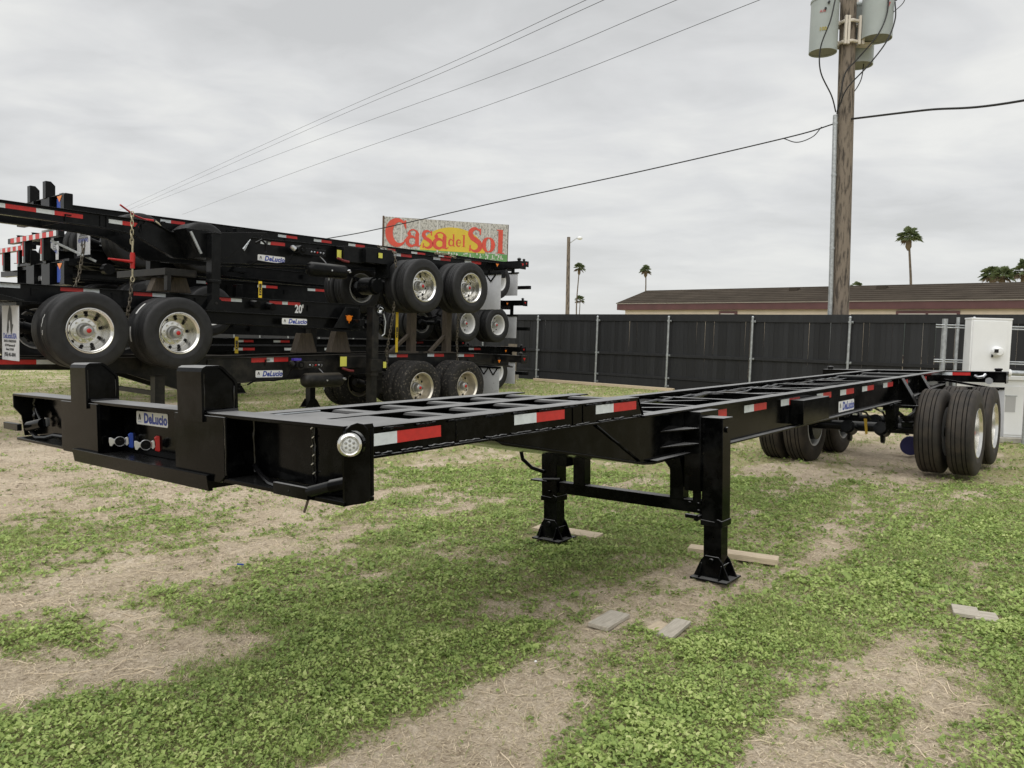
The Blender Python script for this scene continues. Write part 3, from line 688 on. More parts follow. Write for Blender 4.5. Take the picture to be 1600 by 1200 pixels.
def rear_bolster(parent, s, w, m, lamp=True, depth=0.15):
    e = MB(); e.box((s - 0.10, -1.21, w - 0.012), (s + 0.10, 1.21, w), m); e.box((s - 0.09, -1.21, w - depth), (s - 0.08, 1.21, w - 0.012), m); e.box((s + 0.08, -1.21, w - depth), (s + 0.09, 1.21, w - 0.012), m)
    e.box((s - 0.10, 1.19, w - depth - 0.02), (s + 0.10, 1.21, w - 0.001), m); e.box((s - 0.10, -1.21, w - depth - 0.02), (s + 0.10, -1.19, w - 0.001), m)
    b = e.build('rear_bolster', parent, bevel=0.002)
    e = MB()
    for v in (-1.1, 1.1): e.lathe([(0.035, 0), (0.035, 0.03), (0.05, 0.045), (0.03, 0.07), (0.001, 0.08)], (s, v, w), m, 'w', 12)
    e.build('twist_lock', b)
    if lamp:
        e = MB(); e.prism([(s - 0.05, w - 0.05), (s + 0.03, w - 0.05), (s - 0.01, w - 0.11)], 'uw', 1.2105, 1.2135, RED); e.build('reflector', b)
        e = MB(); e.prism([(s - 0.62, w - 0.10), (s - 0.53, w - 0.10), (s - 0.575, w - 0.165)], 'uw', 0.99, 0.995, AMBER); e.box((s - 0.60, 0.96, w - 0.10), (s - 0.55, 0.99, w - 0.05), m); e.build('reflector', b)
def front_bolster(parent, s, w, m=DPAINT, h=0.40, ph=0.26, blue=True):
    """Front end beam seen from the -u side, with container stops, couplings and reflectors."""
    e = MB(); e.box((s, -1.2, w - 0.015), (s + 0.12, 1.2, w), m); e.box((s + 0.10, -1.2, w - h), (s + 0.115, 1.2, w - 0.015), m); e.box((s - 0.01, -1.2, w - h - 0.015), (s + 0.12, 1.2, w - h), m)
    e.box((s - 0.01, 1.185, w - h), (s + 0.12, 1.2, w - 0.015), m); e.box((s - 0.01, -1.2, w - h), (s + 0.12, -1.185, w - 0.015), m)
    e.prism([(0.98, w - h), (1.2, w - h), (1.2, w - 0.03), (1.16, w + 0.002), (0.98, w + 0.002), (1.04, w - 0.12), (1.04, w - 0.3)], 'vw', s - 0.022, s - 0.0105, m)
    b = e.build('front_bolster', parent, bevel=0.003)
    for v in (-0.42, 0.36):
        e = MB(); e.box((s - 0.035, v - 0.2, w - h), (s - 0.02, v + 0.2, w - 0.02), m); e.box((s - 0.02, v - 0.2, w - h), (s + 0.1, v - 0.19, w - 0.02), m); e.box((s - 0.02, v + 0.19, w - h), (s + 0.1, v + 0.2, w - 0.02), m); e.build('bolster_block', b)
        e = MB(); e.prism([(s - 0.05, w - 0.03), (s - 0.05, w + ph), (s + 0.04, w + ph), (s + 0.11, w + ph - 0.07), (s + 0.11, w + 0.001)], 'uw', v - 0.075, v + 0.075, m); e.build('container_stop', b, bevel=0.006)
    e = MB(); e.prism([(0.90, w - 0.04), (1.12, w - 0.04), (1.01, w - 0.15)], 'vw', s - 0.028, s - 0.0225, AMBER); e.build('reflector', b)
    e = MB(); e.box((s + 0.04, 0.70, w - h + 0.04), (s + 0.098, 0.92, w - 0.05), BLUE); e.build('document_box', b)
    e = MB()
    for v, mm in ((-0.14, SILVER), (0.0, SILVER), (0.14, RED)):
        e.cyl((s + 0.1, v, w - 0.27), (s + 0.02, v, w - 0.27), 0.045, mm, 10); e.box((s + 0.03, v - 0.05, w - 0.30), (s + 0.06, v - 0.02, w - 0.22), mm)
    e.build('air_coupling', b)
    return b
def air_tank(parent, s0, s1, v, w, r, m):
    e = MB(); e.tube([(s0, v, w), (s0 + 0.03, v, w), (s0 + 0.08, v, w), (s1 - 0.08, v, w), (s1 - 0.03, v, w), (s1, v, w)], r, m, 22, rs=[r * 0.35, r * 0.78, r, r, r * 0.78, r * 0.35])
    t = e.build('air_tank', parent)
    e = MB(); e.cyl((0.5 * (s0 + s1), v + r - 0.005, w), (0.5 * (s0 + s1), v + r + 0.015, w), 0.014, SILVER, 8); e.cyl((s1 - 0.08, v + r * 0.7, w + 0.02), (s1 - 0.05, v + r + 0.03, w + 0.03), 0.018, SILVER, 8); e.cyl((s1 - 0.03, v + r * 0.6, w), (s1 + 0.02, v + r * 0.6, w + 0.01), 0.012, SILVER, 8)
    e.cyl((0.5 * (s0 + s1) + 0.03, v, w - r - 0.04), (0.5 * (s0 + s1) + 0.03, v, w - r + 0.01), 0.012, GALV, 6)
    e.build('drain_valve', t)
def valve_unit(parent, s, v, w, m):
    e = MB()
    e.cyl((s + 0.10, v, w + 0.02), (s + 0.10, v + 0.16, w + 0.02), 0.075, m, 18); e.cyl((s + 0.10, v + 0.16, w + 0.02), (s + 0.10, v + 0.165, w + 0.02), 0.06, GROOVE, 18); e.cyl((s + 0.10, v + 0.165, w + 0.02), (s + 0.10, v + 0.18, w + 0.02), 0.03, m, 10)
    e.tube([(s - 0.02, v + 0.05, w + 0.05), (s - 0.04, v + 0.09, w + 0.05), (s, v + 0.1, w + 0.02)], 0.04, SILVER if m is DPAINT else m, 10)
    e.build('brake_valve', parent)
    e = MB(); e.box((s + 0.2, v, w - 0.04), (s + 0.62, v + 0.08, w + 0.07), m); e.build('valve_box', parent, bevel=0.003)
    e = MB()
    for k in range(5): e.cyl((s + 0.32 + 0.06 * k, v + 0.08, w + 0.02 + random.uniform(-.03, .03)), (s + 0.32 + 0.06 * k, v + 0.10, w + 0.02), 0.013, SILVER if k != 2 else RED, 8)
    e.build('fitting', parent)
    e = MB(); e.tube([(s - 0.0, v + 0.04, w - 0.05), (s - 0.08, v + 0.03, w - 0.20), (s - 0.3, v, w - 0.24), (s - 0.6, v - 0.03, w - 0.22), (s - 0.75, v - 0.05, w - 0.30)], 0.013, GROOVE, 8); e.build('air_hose', parent); e = MB(); e.tube([(s + 0.5, v + 0.05, w - 0.02), (s + 0.6, v + 0.08, w - 0.12), (s + 0.75, v + 0.08, w - 0.28)], 0.008, SILVER, 6); e.build('air_hose', parent)
def crossmembers(parent, us, z, m, h=0.1):
    for uu in us:
        e = MB(); e.prism([(uu - 0.04, z), (uu + 0.04, z), (uu + 0.04, z - 0.012), (uu - 0.028, z - 0.012), (uu - 0.028, z - h), (uu - 0.04, z - h)], 'uw', -0.49, 0.49, m); e.build('crossmember', parent)
def leg(parent, s, v, z1, z0, m, foot=True, w=0.15):
    e = MB(); zc = z0 + (z1 - z0) * 0.38
    e.box((s - 0.07, v - w / 2, zc), (s + 0.07, v + w / 2, z1), m); e.box((s - 0.08, v - w / 2 - 0.008, z1), (s + 0.08, v + w / 2 + 0.008, z1 + 0.01), m)
    e.box((s - 0.078, v - w / 2 - 0.006, zc - 0.03), (s + 0.078, v + w / 2 + 0.006, zc + 0.01), m)
    l = e.build('landing_leg', parent, bevel=0.004)
    e = MB(); e.box((s - 0.06, v - w / 2 + 0.01, z0 + 0.02), (s + 0.06, v + w / 2 - 0.01, zc - 0.03), m); e.build('leg_tube', l)
    e = MB(); e.prism([(s - 0.16, z0), (s + 0.16, z0), (s + 0.16, z0 + 0.012), (s + 0.07, z0 + 0.15), (s - 0.07, z0 + 0.15), (s - 0.16, z0 + 0.012)], 'uw', v - w / 2 - 0.01, v - w / 2, m)
    e.prism([(s - 0.16, z0), (s + 0.16, z0), (s + 0.16, z0 + 0.012), (s + 0.07, z0 + 0.15), (s - 0.07, z0 + 0.15), (s - 0.16, z0 + 0.012)], 'uw', v + w / 2, v + w / 2 + 0.01, m)
    e.box((s - 0.16, v - 0.13, z0 - 0.012), (s + 0.16, v + 0.13, z0), m); e.cyl((s, v - 0.1, z0 + 0.09), (s, v + 0.1, z0 + 0.09), 0.02, HOLE, 8); e.build('foot', l)
    return l
def yellow_tag(parent, s, z1, z0, v, text=None, w=0.055, m=YEL):
    e = MB(); e.box((s - w / 2, v, z0), (s + w / 2, v + 0.004, z1), m); o = e.build('sticker', parent)
    if text:
        t = bpy.data.objects.new('lettering', text_mesh(text, w * 0.85, DECK, 0.0004, 0.002)); C.objects.link(t); t.parent = o
        t.matrix_basis = frame((0, 0, 1), (-1, 0, 0), nat((s, v + 0.005, (z0 + z1) / 2)))
    return o

# bottom of the near stack
A = stack_root('container_chassis', 'muddy black chassis standing on the grass at the bottom of the near stack', 0, 0)
topA = [(-3.2, 1.06), (-0.2, 1.02), (1.9, 1.05), (2.6, 1.035), (4.84, 1.104), (7.1, 1.142), (9.1, 1.11)]
botA = [(-3.2, 0.90), (0.2, 0.86), (0.77, 0.80), (1.54, 0.54), (2.4, 0.62), (4.0, 0.69), (6.0, 0.78), (9.1, 0.86)]
for sg in (1, -1): ibeam('main_rail', A, topA, botA, sg * 0.455, OPAINT, fw=0.09)
crossmembers(A, [-2, -1, 0, 1, 2, 3, 4, 5, 6, 7.8, 8.6], 1.0, OPAINT)
e = MB(); e.prism([(1.0, -0.2), (1.0, 0.5), (2.63, 0.5), (2.0, -0.2)], 'uv', 1.055, 1.062, OPAINT); e.build('cover_plate', A)
for s in (5.78, 7.0): axle_set(A, s, 0.50, 'mud', 0.5, OPAINT)
for sg in (1, -1): leg(A, 1.05, sg * 0.80, 0.78, 0.03, OPAINT)
e = MB(); e.box((1.0, -0.72, 0.50), (1.08, 0.72, 0.56), OPAINT); e.build('cross_tube', A)
e = MB(); e.tube([(0.75, 0.9, 0.42), (0.62, 0.92, 0.34), (0.60, 0.93, 0.24), (0.5, 0.93, 0.18)], 0.014, OPAINT, 8); e.build('crank_handle', A)
tape(A, 2.72, 3.40, 1.028, 1.043, 0.461, 0.075, 'rwr', fu=0.32)
tape(A, -0.80, -0.10, 1.000, 1.000, 0.461, 0.06, 'rw', fu=0.4)
for s0, s1, t in ((5.60, 6.08, 1.105), (6.60, 7.06, 1.118), (7.45, 7.95, 1.118)): tape(A, s0, s1, t, t, 0.461, 0.060, 'wr', fu=0.4)
decal(A, (3.045, 0.463, 0.765), 0.50, 0.115, SIDE, 0.25)
air_tank(A, 3.50, 4.33, 0.72, 0.66, 0.125, OPAINT)
valve_unit(A, 3.35, 0.60, 0.90, OPAINT)
e = MB(); e.box((3.36, 0.62, 0.99), (3.50, 0.70, 1.03), mat('violet_cap', (0.06, 0.04, 0.36), 0.4)); e.build('cap', A, label='violet cap on the brake valve')
yellow_tag(A, 4.36, 1.06, 0.89, 0.70, None, 0.14, PYEL); yellow_tag(A, 5.06, 0.98, 0.87, 0.98, None, 0.07, PYEL)
e = MB(); e.box((4.40, 0.46, 0.86), (5.0, 0.70, 1.07), OPAINT); e.build('tool_box', A, bevel=0.004)
e = MB(); e.tube([(4.30, 0.75, 0.86), (4.42, 0.78, 0.82), (4.52, 0.78, 0.81)], 0.022, DRED, 8); e.build('gladhand', A, label='dull red hose end')
e = MB()
for k in range(9): e.box((4.86 + 0.02 * k, 0.92, 0.80), (4.868 + 0.02 * k, 0.96, 0.28 + 0.02 * k), OPAINT)
e.box((4.84, 0.90, 0.78), (5.1, 0.98, 0.80), OPAINT); e.box((4.84, 0.90, 0.66), (5.1, 0.98, 0.67), OPAINT); e.build('brake_chamber', A)
rear_bolster(A, 8.75, 1.11, OPAINT)
mudflap(A, 7.95, 0.22, 0.86, 0.62, 1.20, FLAPD, text=False)
e = MB()
for a, b in (((0.64, 0.86), (0.78, 0.70)), ((0.78, 0.70), (0.91, 0.86)), ((0.91, 0.86), (1.04, 0.70)), ((1.04, 0.70), (1.17, 0.86))):
    e.beam((7.935, a[0], a[1]), (7.935, b[0], b[1]), 0.02, 0.02, GROOVE)
e.build('flap_bracket', A); e = MB(); e.beam((7.2, 1.0, 0.99), (8.6, 1.0, 0.86), 0.03, 0.03, OPAINT); e.box((7.1, 0.92, 0.86), (7.2, 0.93, 0.95), DECW); e.build('flap_bracket', A)

# middle of the near stack, turned about: wheels and flap to the left of the picture
B = stack_root('container_chassis', "black 20' chassis in the middle of the near stack, wheels hanging in the air", 0, 0)
topB = [(-1.7, 1.985), (0, 1.98), (2.1, 1.98), (4.9, 2.0)]
botB = [(-1.7, 1.74), (1.32, 1.74), (1.60, 1.57), (4.9, 1.53)]
for sg in (1, -1): ibeam('main_rail', B, topB, botB, sg * 0.455, DPAINT, fw=0.09)
for sg in (1, -1):
    e = MB(); e.prism([(1.15, 1.755), (5.0, 1.735), (5.0, 1.72), (1.15, 1.74)], 'uw', sg * 0.46, sg * 0.60, DPAINT); e.build('side_ledge', B, bevel=0.002)
crossmembers(B, [-1.2, -0.4, 0.6, 1.8, 2.8, 3.8, 4.6], 1.93, DPAINT)
for s in (0.0, 1.17): axle_set(B, s, 1.40, 'dark', 0.5, DPAINT)
for c_, v_, a0, a1, w_, lab in ((0.0, 1.03, 158, 176, 0.010, 'white chalk squiggle on the tread'), (0.0, 1.05, 181, 188, 0.012, 'short white chalk mark on the tread'), (1.17, 0.83, 128, 150, 0.022, 'white paper label on the tread'), (1.17, 0.80, 172, 196, 0.020, 'white paper label on the tread'), (1.17, 1.215, 262, 268, 0.008, None)):
    e = MB(); n_ = 6; q_ = [R(a0 + (a1 - a0) * k / n_) for k in range(n_ + 1)]; rr_ = 0.503 if lab else 0.40
    wob = (lambda k: 0.012 * math.sin(k * 2.1)) if lab and 'chalk' in lab else (lambda k: 0.0)
    vs_ = []
    for k, a_ in enumerate(q_): vs_ += [(c_ + rr_ * math.cos(a_), v_ - w_ + wob(k), 1.40 + rr_ * math.sin(a_)), (c_ + rr_ * math.cos(a_), v_ + w_ + wob(k), 1.40 + rr_ * math.sin(a_))]
    e.add(vs_, [(2 * k, 2 * k + 2, 2 * k + 3, 2 * k + 1) for k in range(n_)], DUST)
    if lab: e.build('tyre_label', B, label=lab)
for s0, s1, z, o in ((-1.45, -0.80, 1.972, 'rw'), (-0.62, 0.0 - 0.35 + 0.0, 1.972, 'rw'), ):
    pass
tape(B, -1.25, -0.56, 1.972, 1.972, 0.461, 0.055, 'rw', fu=0.45)
tape(B, -0.09, 0.40, 1.965, 1.968, 0.461, 0.050, 'rw', fu=0.42)
tape(B, 0.86, 1.32, 1.965, 1.965, 0.461, 0.050, 'rw', fu=0.42)
tape(B, 2.10, 2.54, 1.965, 1.965, 0.461, 0.050, 'rw', fu=0.42)
tape(B, 3.03, 3.62, 1.965, 1.968, 0.461, 0.050, 'rwr', fu=0.30)
decal(B, (3.42, 0.605, 1.640), 0.48, 0.100, SIDE, 0.25)
o = bpy.data.objects.new('lettering', text_mesh("20'", 0.19, DECW, 0.0006, 0.006, 0, 0.75)); C.objects.link(o); o.parent = B; o.matrix_basis = frame(*SIDE, nat((3.60, 0.466, 1.850)))
e = MB()
for k, (a, b) in enumerate(((2.62, 1.90), (2.9, 1.88))):
    e.cyl((a + 0.1, 0.46, b), (a + 0.1, 0.62, b - 0.02), 0.06, DPAINT, 14); e.cyl((a + 0.1, 0.62, b - 0.02), (a + 0.1, 0.63, b - 0.02), 0.045, GROOVE, 12)
e.build('brake_valve', B)
e = MB()
for s in (0.30, 1.52): e.prism([(s, 1.75), (s + 0.30, 1.75), (s + 0.30, 1.86), (s + 0.25, 1.91), (s, 1.91)], 'uw', 0.462, 0.474, DPAINT)
e.build('stiffener', B, bevel=0.002)
mudflap(B, -0.80, 1.01, 1.70, 0.60, 1.19, FLAP, text=True)
e = MB(); e.prism([(-1.25, 1.74), (-0.74, 1.725), (-0.74, 1.745), (-1.25, 1.86)], 'uw', 0.5, 1.2, DPAINT); e.build('rear_bolster', B, bevel=0.003)
for sg in (1, -1): leg(B, 4.82, sg * 0.92, 1.94, 0.03, OPAINT, w=0.17)
e = MB(); e.box((4.6, -0.9, 1.60), (4.7, 0.84, 1.72), DPAINT); e.prism([(4.2, 1.56), (4.76, 1.56), (4.76, 1.93), (4.45, 1.93)], 'uw', 0.60, 0.62, DPAINT); e.build('leg_bracket', B, bevel=0.003)
e = MB(); e.cyl((4.52, 0.622, 1.74), (4.52, 0.640, 1.74), 0.055, AMBER, 20)
for k in range(3): e.beam((4.52, 0.632, 1.74), (4.52 + 0.085 * math.cos(R(90 + 120 * k + 180)), 0.632, 1.74 + 0.085 * math.sin(R(90 + 120 * k + 180))), 0.012, 0.012, AMBER)
e.build('marker_lamp', B)
e = MB()
for rr in (0.09, 0.07, 0.055): e.tube([(4.90 + rr * math.cos(a), 1.02 + 0.02 * math.sin(3 * a), 1.90 + rr * math.sin(a)) for a in [2 * math.pi * k / 14 for k in range(14)]], 0.009, GALV if rr < 0.06 else DPAINT, 6, closed=True)
e.tube([(4.98, 1.02, 1.84), (5.02, 1.03, 1.70), (5.0, 1.03, 1.48), (4.94, 1.03, 1.44)], 0.012, GALV, 6); e.build('crank_handle', B)
e = MB(); e.box((4.70, 1.0, 0.82), (4.95, 1.04, 1.02), OPAINT); e.build('leg_bracket', B)

# top of the near stack
D = stack_root('container_chassis', 'black chassis on top of the near stack with polished wheels high at its rear', 0, 0)
topC = [(-2.8, 3.02), (1.12, 2.99), (1.38, 2.875), (1.9, 2.89), (2.7, 2.95), (5.66, 3.04), (8.9, 3.11)]
botC = [(-2.8, 2.845), (0.42, 2.81), (0.85, 2.77), (1.42, 2.50), (2.3, 2.50), (3.7, 2.60), (5.2, 2.70), (8.9, 2.80)]
for sg in (1, -1): ibeam('main_rail', D, topC, botC, sg * 0.455, DPAINT, fw=0.09)
e = MB()
for s in (0.42, 0.50, 0.90, 0.98): e.beam((s + (0.05 if s > 0.8 else 0), 0.466, 2.975), (s - (0.04 if s > 0.8 else 0), 0.466, 2.82), 0.03, 0.03, DPAINT, up=(0, 1, 0))
e.build('stiffener', D)
crossmembers(D, [-2, -1, 0, 1, 2, 3, 4, 5, 6, 7.8, 8.4], 2.93, DPAINT)
for s, z in ((5.785, 2.386), (7.035, 2.44)): axle_set(D, s, z, 'dark', 0.5, DPAINT)
tape(D, -0.78 - 0.5, 0.19, 2.972, 2.955, 0.461, 0.055, 'rwrwr', fu=0.38)
tape(D, 0.52, 0.93, 2.945, 2.94, 0.461, 0.055, 'wr', fu=0.45)
for s0, s1, z0, z1 in ((2.86, 3.31, 2.925, 2.935), (5.66, 6.12, 3.02, 3.03), (6.70, 7.18, 3.05, 3.06), (7.60, 8.10, 3.07, 3.08)): tape(D, s0, s1, z0, z1, 0.461, 0.055, 'wr', fu=0.4)
decal(D, (3.06, 0.463, 2.645), 0.50, 0.105, SIDE, 0.22)
air_tank(D, 3.55, 4.38, 0.74, 2.525, 0.12, DPAINT); valve_unit(D, 3.35, 0.60, 2.80, DPAINT)
yellow_tag(D, 4.26, 2.91, 2.77, 0.66, None, 0.09, PYEL); yellow_tag(D, 5.03, 2.93, 2.84, 0.84, None, 0.09, PYEL)
e = MB(); e.tube([(4.16, 0.75, 2.76), (4.27, 0.78, 2.72), (4.38, 0.78, 2.71)], 0.022, DRED, 8); e.build('gladhand', D, label='dull red hose end')
e = MB(); e.box((4.32, 0.46, 2.72), (4.72, 0.72, 2.985), DPAINT); e.box((4.72, 0.46, 2.74), (5.32, 0.82, 3.005), DPAINT); e.build('tool_box', D, bevel=0.004)
e = MB(); e.box((5.20, 0.5, 2.5), (5.26, 0.84, 2.74), DPAINT); e.cyl((5.1, 0.3, 2.35), (5.1, 0.62, 2.35), 0.16, DPAINT, 18); e.cyl((5.1, 0.62, 2.35), (5.1, 0.70, 2.35), 0.13, DPAINT, 18); e.build('brake_chamber', D)
rear_bolster(D, 8.60, 3.115, DPAINT)
mudflap(D, 7.92, 2.06, 2.80, 0.60, 1.20, FLAP, text=False)
e = MB()
for a, b in (((0.78, 2.80), (0.93, 2.64)), ((0.93, 2.64), (1.08, 2.80))): e.beam((7.905, a[0], a[1]), (7.905, b[0], b[1]), 0.022, 0.022, GROOVE)
e.build('flap_bracket', D)
for sg in (1, -1): leg(D, 1.78, sg * 0.98, 2.86, 1.76, DPAINT, w=0.16)
e = MB(); e.prism([(1.86, 2.90), (2.70, 3.0), (2.72, 2.95), (2.48, 2.93), (2.05, 2.54), (1.86, 2.54)], 'uw', 0.88, 0.90, DPAINT); e.prism([(1.60, 2.51), (1.86, 2.51), (1.86, 2.905), (1.40, 2.905)], 'uw', 0.5, 0.90, DPAINT); e.build('leg_bracket', D, bevel=0.003)
e = MB(); e.beam((1.46, 0.92, 2.86), (1.62, 0.92, 2.56), 0.03, 0.03, GALV); e.build('brace_leg', D)
e = MB(); e.tube([(2.62, 0.72, 2.84), (2.72, 0.72, 2.90), (2.80, 0.72, 2.84), (2.80, 0.72, 2.72)], 0.018, DPAINT, 8); e.build('air_hose', D); e = MB(); e.tube([(2.40, 0.72, 2.72), (2.52, 0.72, 2.88), (2.42, 0.72, 2.70)], 0.012, GALV, 6); e.build('air_hose', D)
e = MB(); e.box((1.15, -0.8, 2.22), (1.62, 0.80, 2.32), OPAINT); e.box((1.18, 0.70, 2.0), (1.24, 0.80, 2.22), OPAINT); e.build('cross_tube', D, bevel=0.003)

# far stack: three long chassis, one more lying upside down between them
V2 = -4.1
def long_chassis(label, zr, zw, m, flap, head=True, key='white', ph=0.26, rr=True, ticks=()):
    r = stack_root('container_chassis', label, 0, V2, 0, 'long chassis of the far stack')
    top = [(1.3, zr - 0.03), (13.9, zr + 0.10)]; bot = [(1.3, zr - 0.20), (3.2, zr - 0.22), (4.2, zr - 0.36), (10.5, zr - 0.30), (13.9, zr - 0.16)]
    for sg in (1, -1): ibeam('main_rail', r, top, bot, sg * 0.455, m, fw=0.09)
    crossmembers(r, [2, 3.2, 4.6, 6, 7.4, 8.8, 10.4, 13], zr - 0.10, m)
    for s in (11.25, 12.50): axle_set(r, s, zw, key, 0.5, m)
    for s in ticks: tape(r, s, s + 0.5, interp(top, s) - 0.045, interp(top, s + 0.5) - 0.045, 0.461, 0.058, 'wr', fu=0.42)
    if head: front_bolster(r, 1.16, zr + 0.06, m, ph=ph)
    rear_bolster(r, 13.7, zr + 0.10, m)
    mudflap(r, 13.30, zw - 0.36, zw + 0.30, 0.62, 1.22, FLAP, text=False); mudflap(r, 13.30, zw - 0.36, zw + 0.30, -1.22, -0.62, FLAP, text=False)
    for sg in (1, -1): leg(r, 4.6, sg * 0.85, zr - 0.1, max(0.03, zr - 0.98), m)
    if rr:
        e = MB(); e.box((13.98, -1.1, zw - 0.12), (14.08, 1.1, zw - 0.02), m)
        for v in (-0.45, 0.45): e.box((13.95, v - 0.05, zw - 0.1), (14.0, v + 0.05, zr), m)
        e.build('bumper', r)
    return r
long_chassis('long black chassis on the ground at the bottom of the far stack', 1.13, 0.50, DPAINT, True, head=False, ticks=(3.2, 4.75, 6.0, 7.1, 12.1))
long_chassis('long black chassis in the middle of the far stack, its front beam behind the chain', 2.52, 1.85, DPAINT, True, ticks=(3.9, 5.3, 6.6, 7.9, 9.2), ph=0.26)
long_chassis('long black chassis on top of the far stack, its two container stops against the sky', 3.68, 3.10, DPAINT, True, ticks=(3.15, 5.80, 6.75, 7.75, 8.75, 9.8, 10.8), ph=0.28)
G = stack_root('container_chassis', 'black chassis lying upside down in the far stack, striped bumper and rhino flap uppermost', 0, V2, 0, 'long chassis of the far stack')
for sg in (1, -1): ibeam('main_rail', G, [(1.6, 2.88), (8.4, 2.86)], [(1.6, 2.63), (8.4, 2.60)], sg * 0.38, DPAINT, fw=0.09)
crossmembers(G, [2.2, 3.4, 5, 6.5], 2.80, DPAINT)
for s in (2.45, 3.68): axle_set(G, s, 3.08, 'white', 0.5, DPAINT)
e = MB(); e.box((1.02, -1.28, 2.985), (1.12, 1.28, 3.085), DPAINT)
for v in (-0.48, 0.45): e.box((1.04, v - 0.075, 2.60), (1.16, v + 0.075, 3.0), DPAINT)
e.beam((1.1, 0.7, 2.95), (1.7, 1.1, 2.62), 0.04, 0.04, GALV)
bmp = e.build('bumper', G, bevel=0.003)
e = MB(); x = -1.12; k = 0
while x < 1.08:
    w = 0.20 if k % 2 == 0 else 0.13; e.box((1.0175, x, 2.99), (1.0205, x + w - 0.001, 3.08), TRED if k % 2 == 0 else TWHITE); x += w; k += 1
for v in (-0.48, 0.45): e.box((1.036, v - 0.06, 2.72), (1.0395, v - 0.005, 2.984), TRED); e.box((1.036, v - 0.055, 2.60), (1.0395, v - 0.02, 2.72), TWHITE)
e.build('reflective_tape', bmp)
mudflap(G, 1.55, 2.70, 3.20, 0.66, 1.22, FLAP, upside=True); mudflap(G, 1.55, 2.76, 3.30, -1.10, -0.5, FLAP, upside=True)
e = MB(); e.box((1.2, -1.2, 2.50), (1.32, 1.25, 2.62), DPAINT); e.prism([(0.92, 2.52), (1.02, 2.52), (0.97, 2.60)], 'vw', 1.185, 1.198, RED); e.box((1.25, 1.25, 2.3), (2.4, 1.29, 2.36), DPAINT); e.build('rear_bolster', G)
e = MB(); e.cyl((1.9, 1.0, 2.5), (1.9, 1.16, 2.5), 0.10, DPAINT, 16); e.build('brake_chamber', G)

def copy_tree(o, parent=None):   # row three and the second upside-down chassis
    c = o.copy(); C.objects.link(c)
    if parent is not None: c.parent = parent
    for ch in list(o.children):
        if not ch.name.startswith('front_bolster'): copy_tree(ch, c)
    return c
bpy.context.view_layer.update()
g2 = copy_tree(G); g2.location = Vector(G.location) + SD * 0.15 + Vector((0, 0, -1.24)); g2['label'] = 'lower upside-down chassis of the far stack, tyres just above the middle rail'
bpy.context.view_layer.update()
src = [o for o in C.objects if o.parent is None and o.get('group') == 'long chassis of the far stack']
for o, dz_, lab in zip([o for o in src if o is not g2], (0.12, 0.0, -0.25, 0.0), ('long chassis at the bottom of the rearmost stack, seen through the gaps', 'long chassis in the middle of the rearmost stack, seen through the gaps', 'top chassis of the rearmost stack, hidden but for a few strips', 'upside-down chassis of the rearmost stack, its striped bumper at the left edge')):
    c = copy_tree(o); c.location = Vector(o.location) + ND * (-3.05) + SD * (0.55) + Vector((0, 0, dz_)); c['label'] = lab; c['group'] = 'long chassis of the rearmost stack'
# ------------------------------------------------------------------ chains, binders, timber in the stacks (own things)
def sp(s, v, z): return C0 + SD * s + ND * v + Vector((0, 0, z))
def chain(label, pts, m, r=0.020, pitch=0.062, wire=0.0075, name='chain', group='chains tying the stacks'):
    mb = MB(False); P = [Vector(p) for p in pts]
    total = sum((b - a).length for a, b in zip(P, P[1:])); n = int(total / pitch)
    def at(d):
        for a, b in zip(P, P[1:]):
            L = (b - a).length
            if d <= L: return a + (b - a) * (d / L), (b - a).normalized()
            d -= L
        return P[-1], (P[-1] - P[-2]).normalized()
    for i in range(n):
        c, t = at((i + 0.5) * pitch)
        sd = t.cross(Vector((ND.x, ND.y, 0))); sd = sd.normalized() if sd.length > 1e-3 else t.orthogonal().normalized()
        q = t.cross(sd).normalized(); tw = R(45 + 90 * (i % 2) + random.uniform(-14, 14)); s2 = sd * math.cos(tw) + q * math.sin(tw)
        a = pitch * 0.36; loop = []
        for k in range(10):
            an = 2 * math.pi * k / 10; ca, sa = math.cos(an), math.sin(an)
            loop.append(c + t * (a * (1 if ca > 0 else -1) * (1 if abs(ca) > .05 else 0) + r * ca * 0.95) + s2 * (r * sa))
        mb.tube(loop, wire, m, 5, closed=True)
    o = mb.build(name); tag(o, label, 'chain', group); return o
chain('thick chain hanging in front of the top rail, red ratchet binder hooked in it', [sp(0.77, 0.62, 3.06), sp(0.765, 0.62, 2.62)], GCHAIN)
chain('lower run of chain from the binder down between the raised wheels', [sp(0.768, 0.62, 2.12), sp(0.76, 0.58, 1.85), sp(0.72, 0.56, 1.55)], CHAINM)
chain('thin slanting chain behind the raised wheels, beside the striped bumper', [sp(0.60, -0.6, 2.66), sp(0.53, -0.6, 2.2), sp(0.46, -0.6, 1.98)], CHAINM, r=0.019)
chain('long slack chain down past the landing leg with the curled handle', [sp(5.15, 0.62, 3.08), sp(5.36, 0.84, 2.98), sp(5.40, 0.84, 2.7), sp(5.40, 0.80, 1.9), sp(5.38, 0.66, 1.2), sp(5.40, 0.64, 0.78)], CHAINM, r=0.018, pitch=0.058)
chain('chain beside the second timber prop, reaching the muddy wheel', [sp(7.25, 0.66, 1.95), sp(7.28, 0.60, 1.4), sp(7.32, 0.60, 0.92)], CHAINM, r=0.018, pitch=0.058)
chain('short chain draped over the top rail between the rear wheels', [sp(6.7, 0.5, 3.12), sp(7.0, 0.56, 3.13), sp(7.2, 0.62, 3.06)], GCHAIN, r=0.018, pitch=0.055)
mb = MB(False)
a = sp(0.767, 0.64, 2.62)
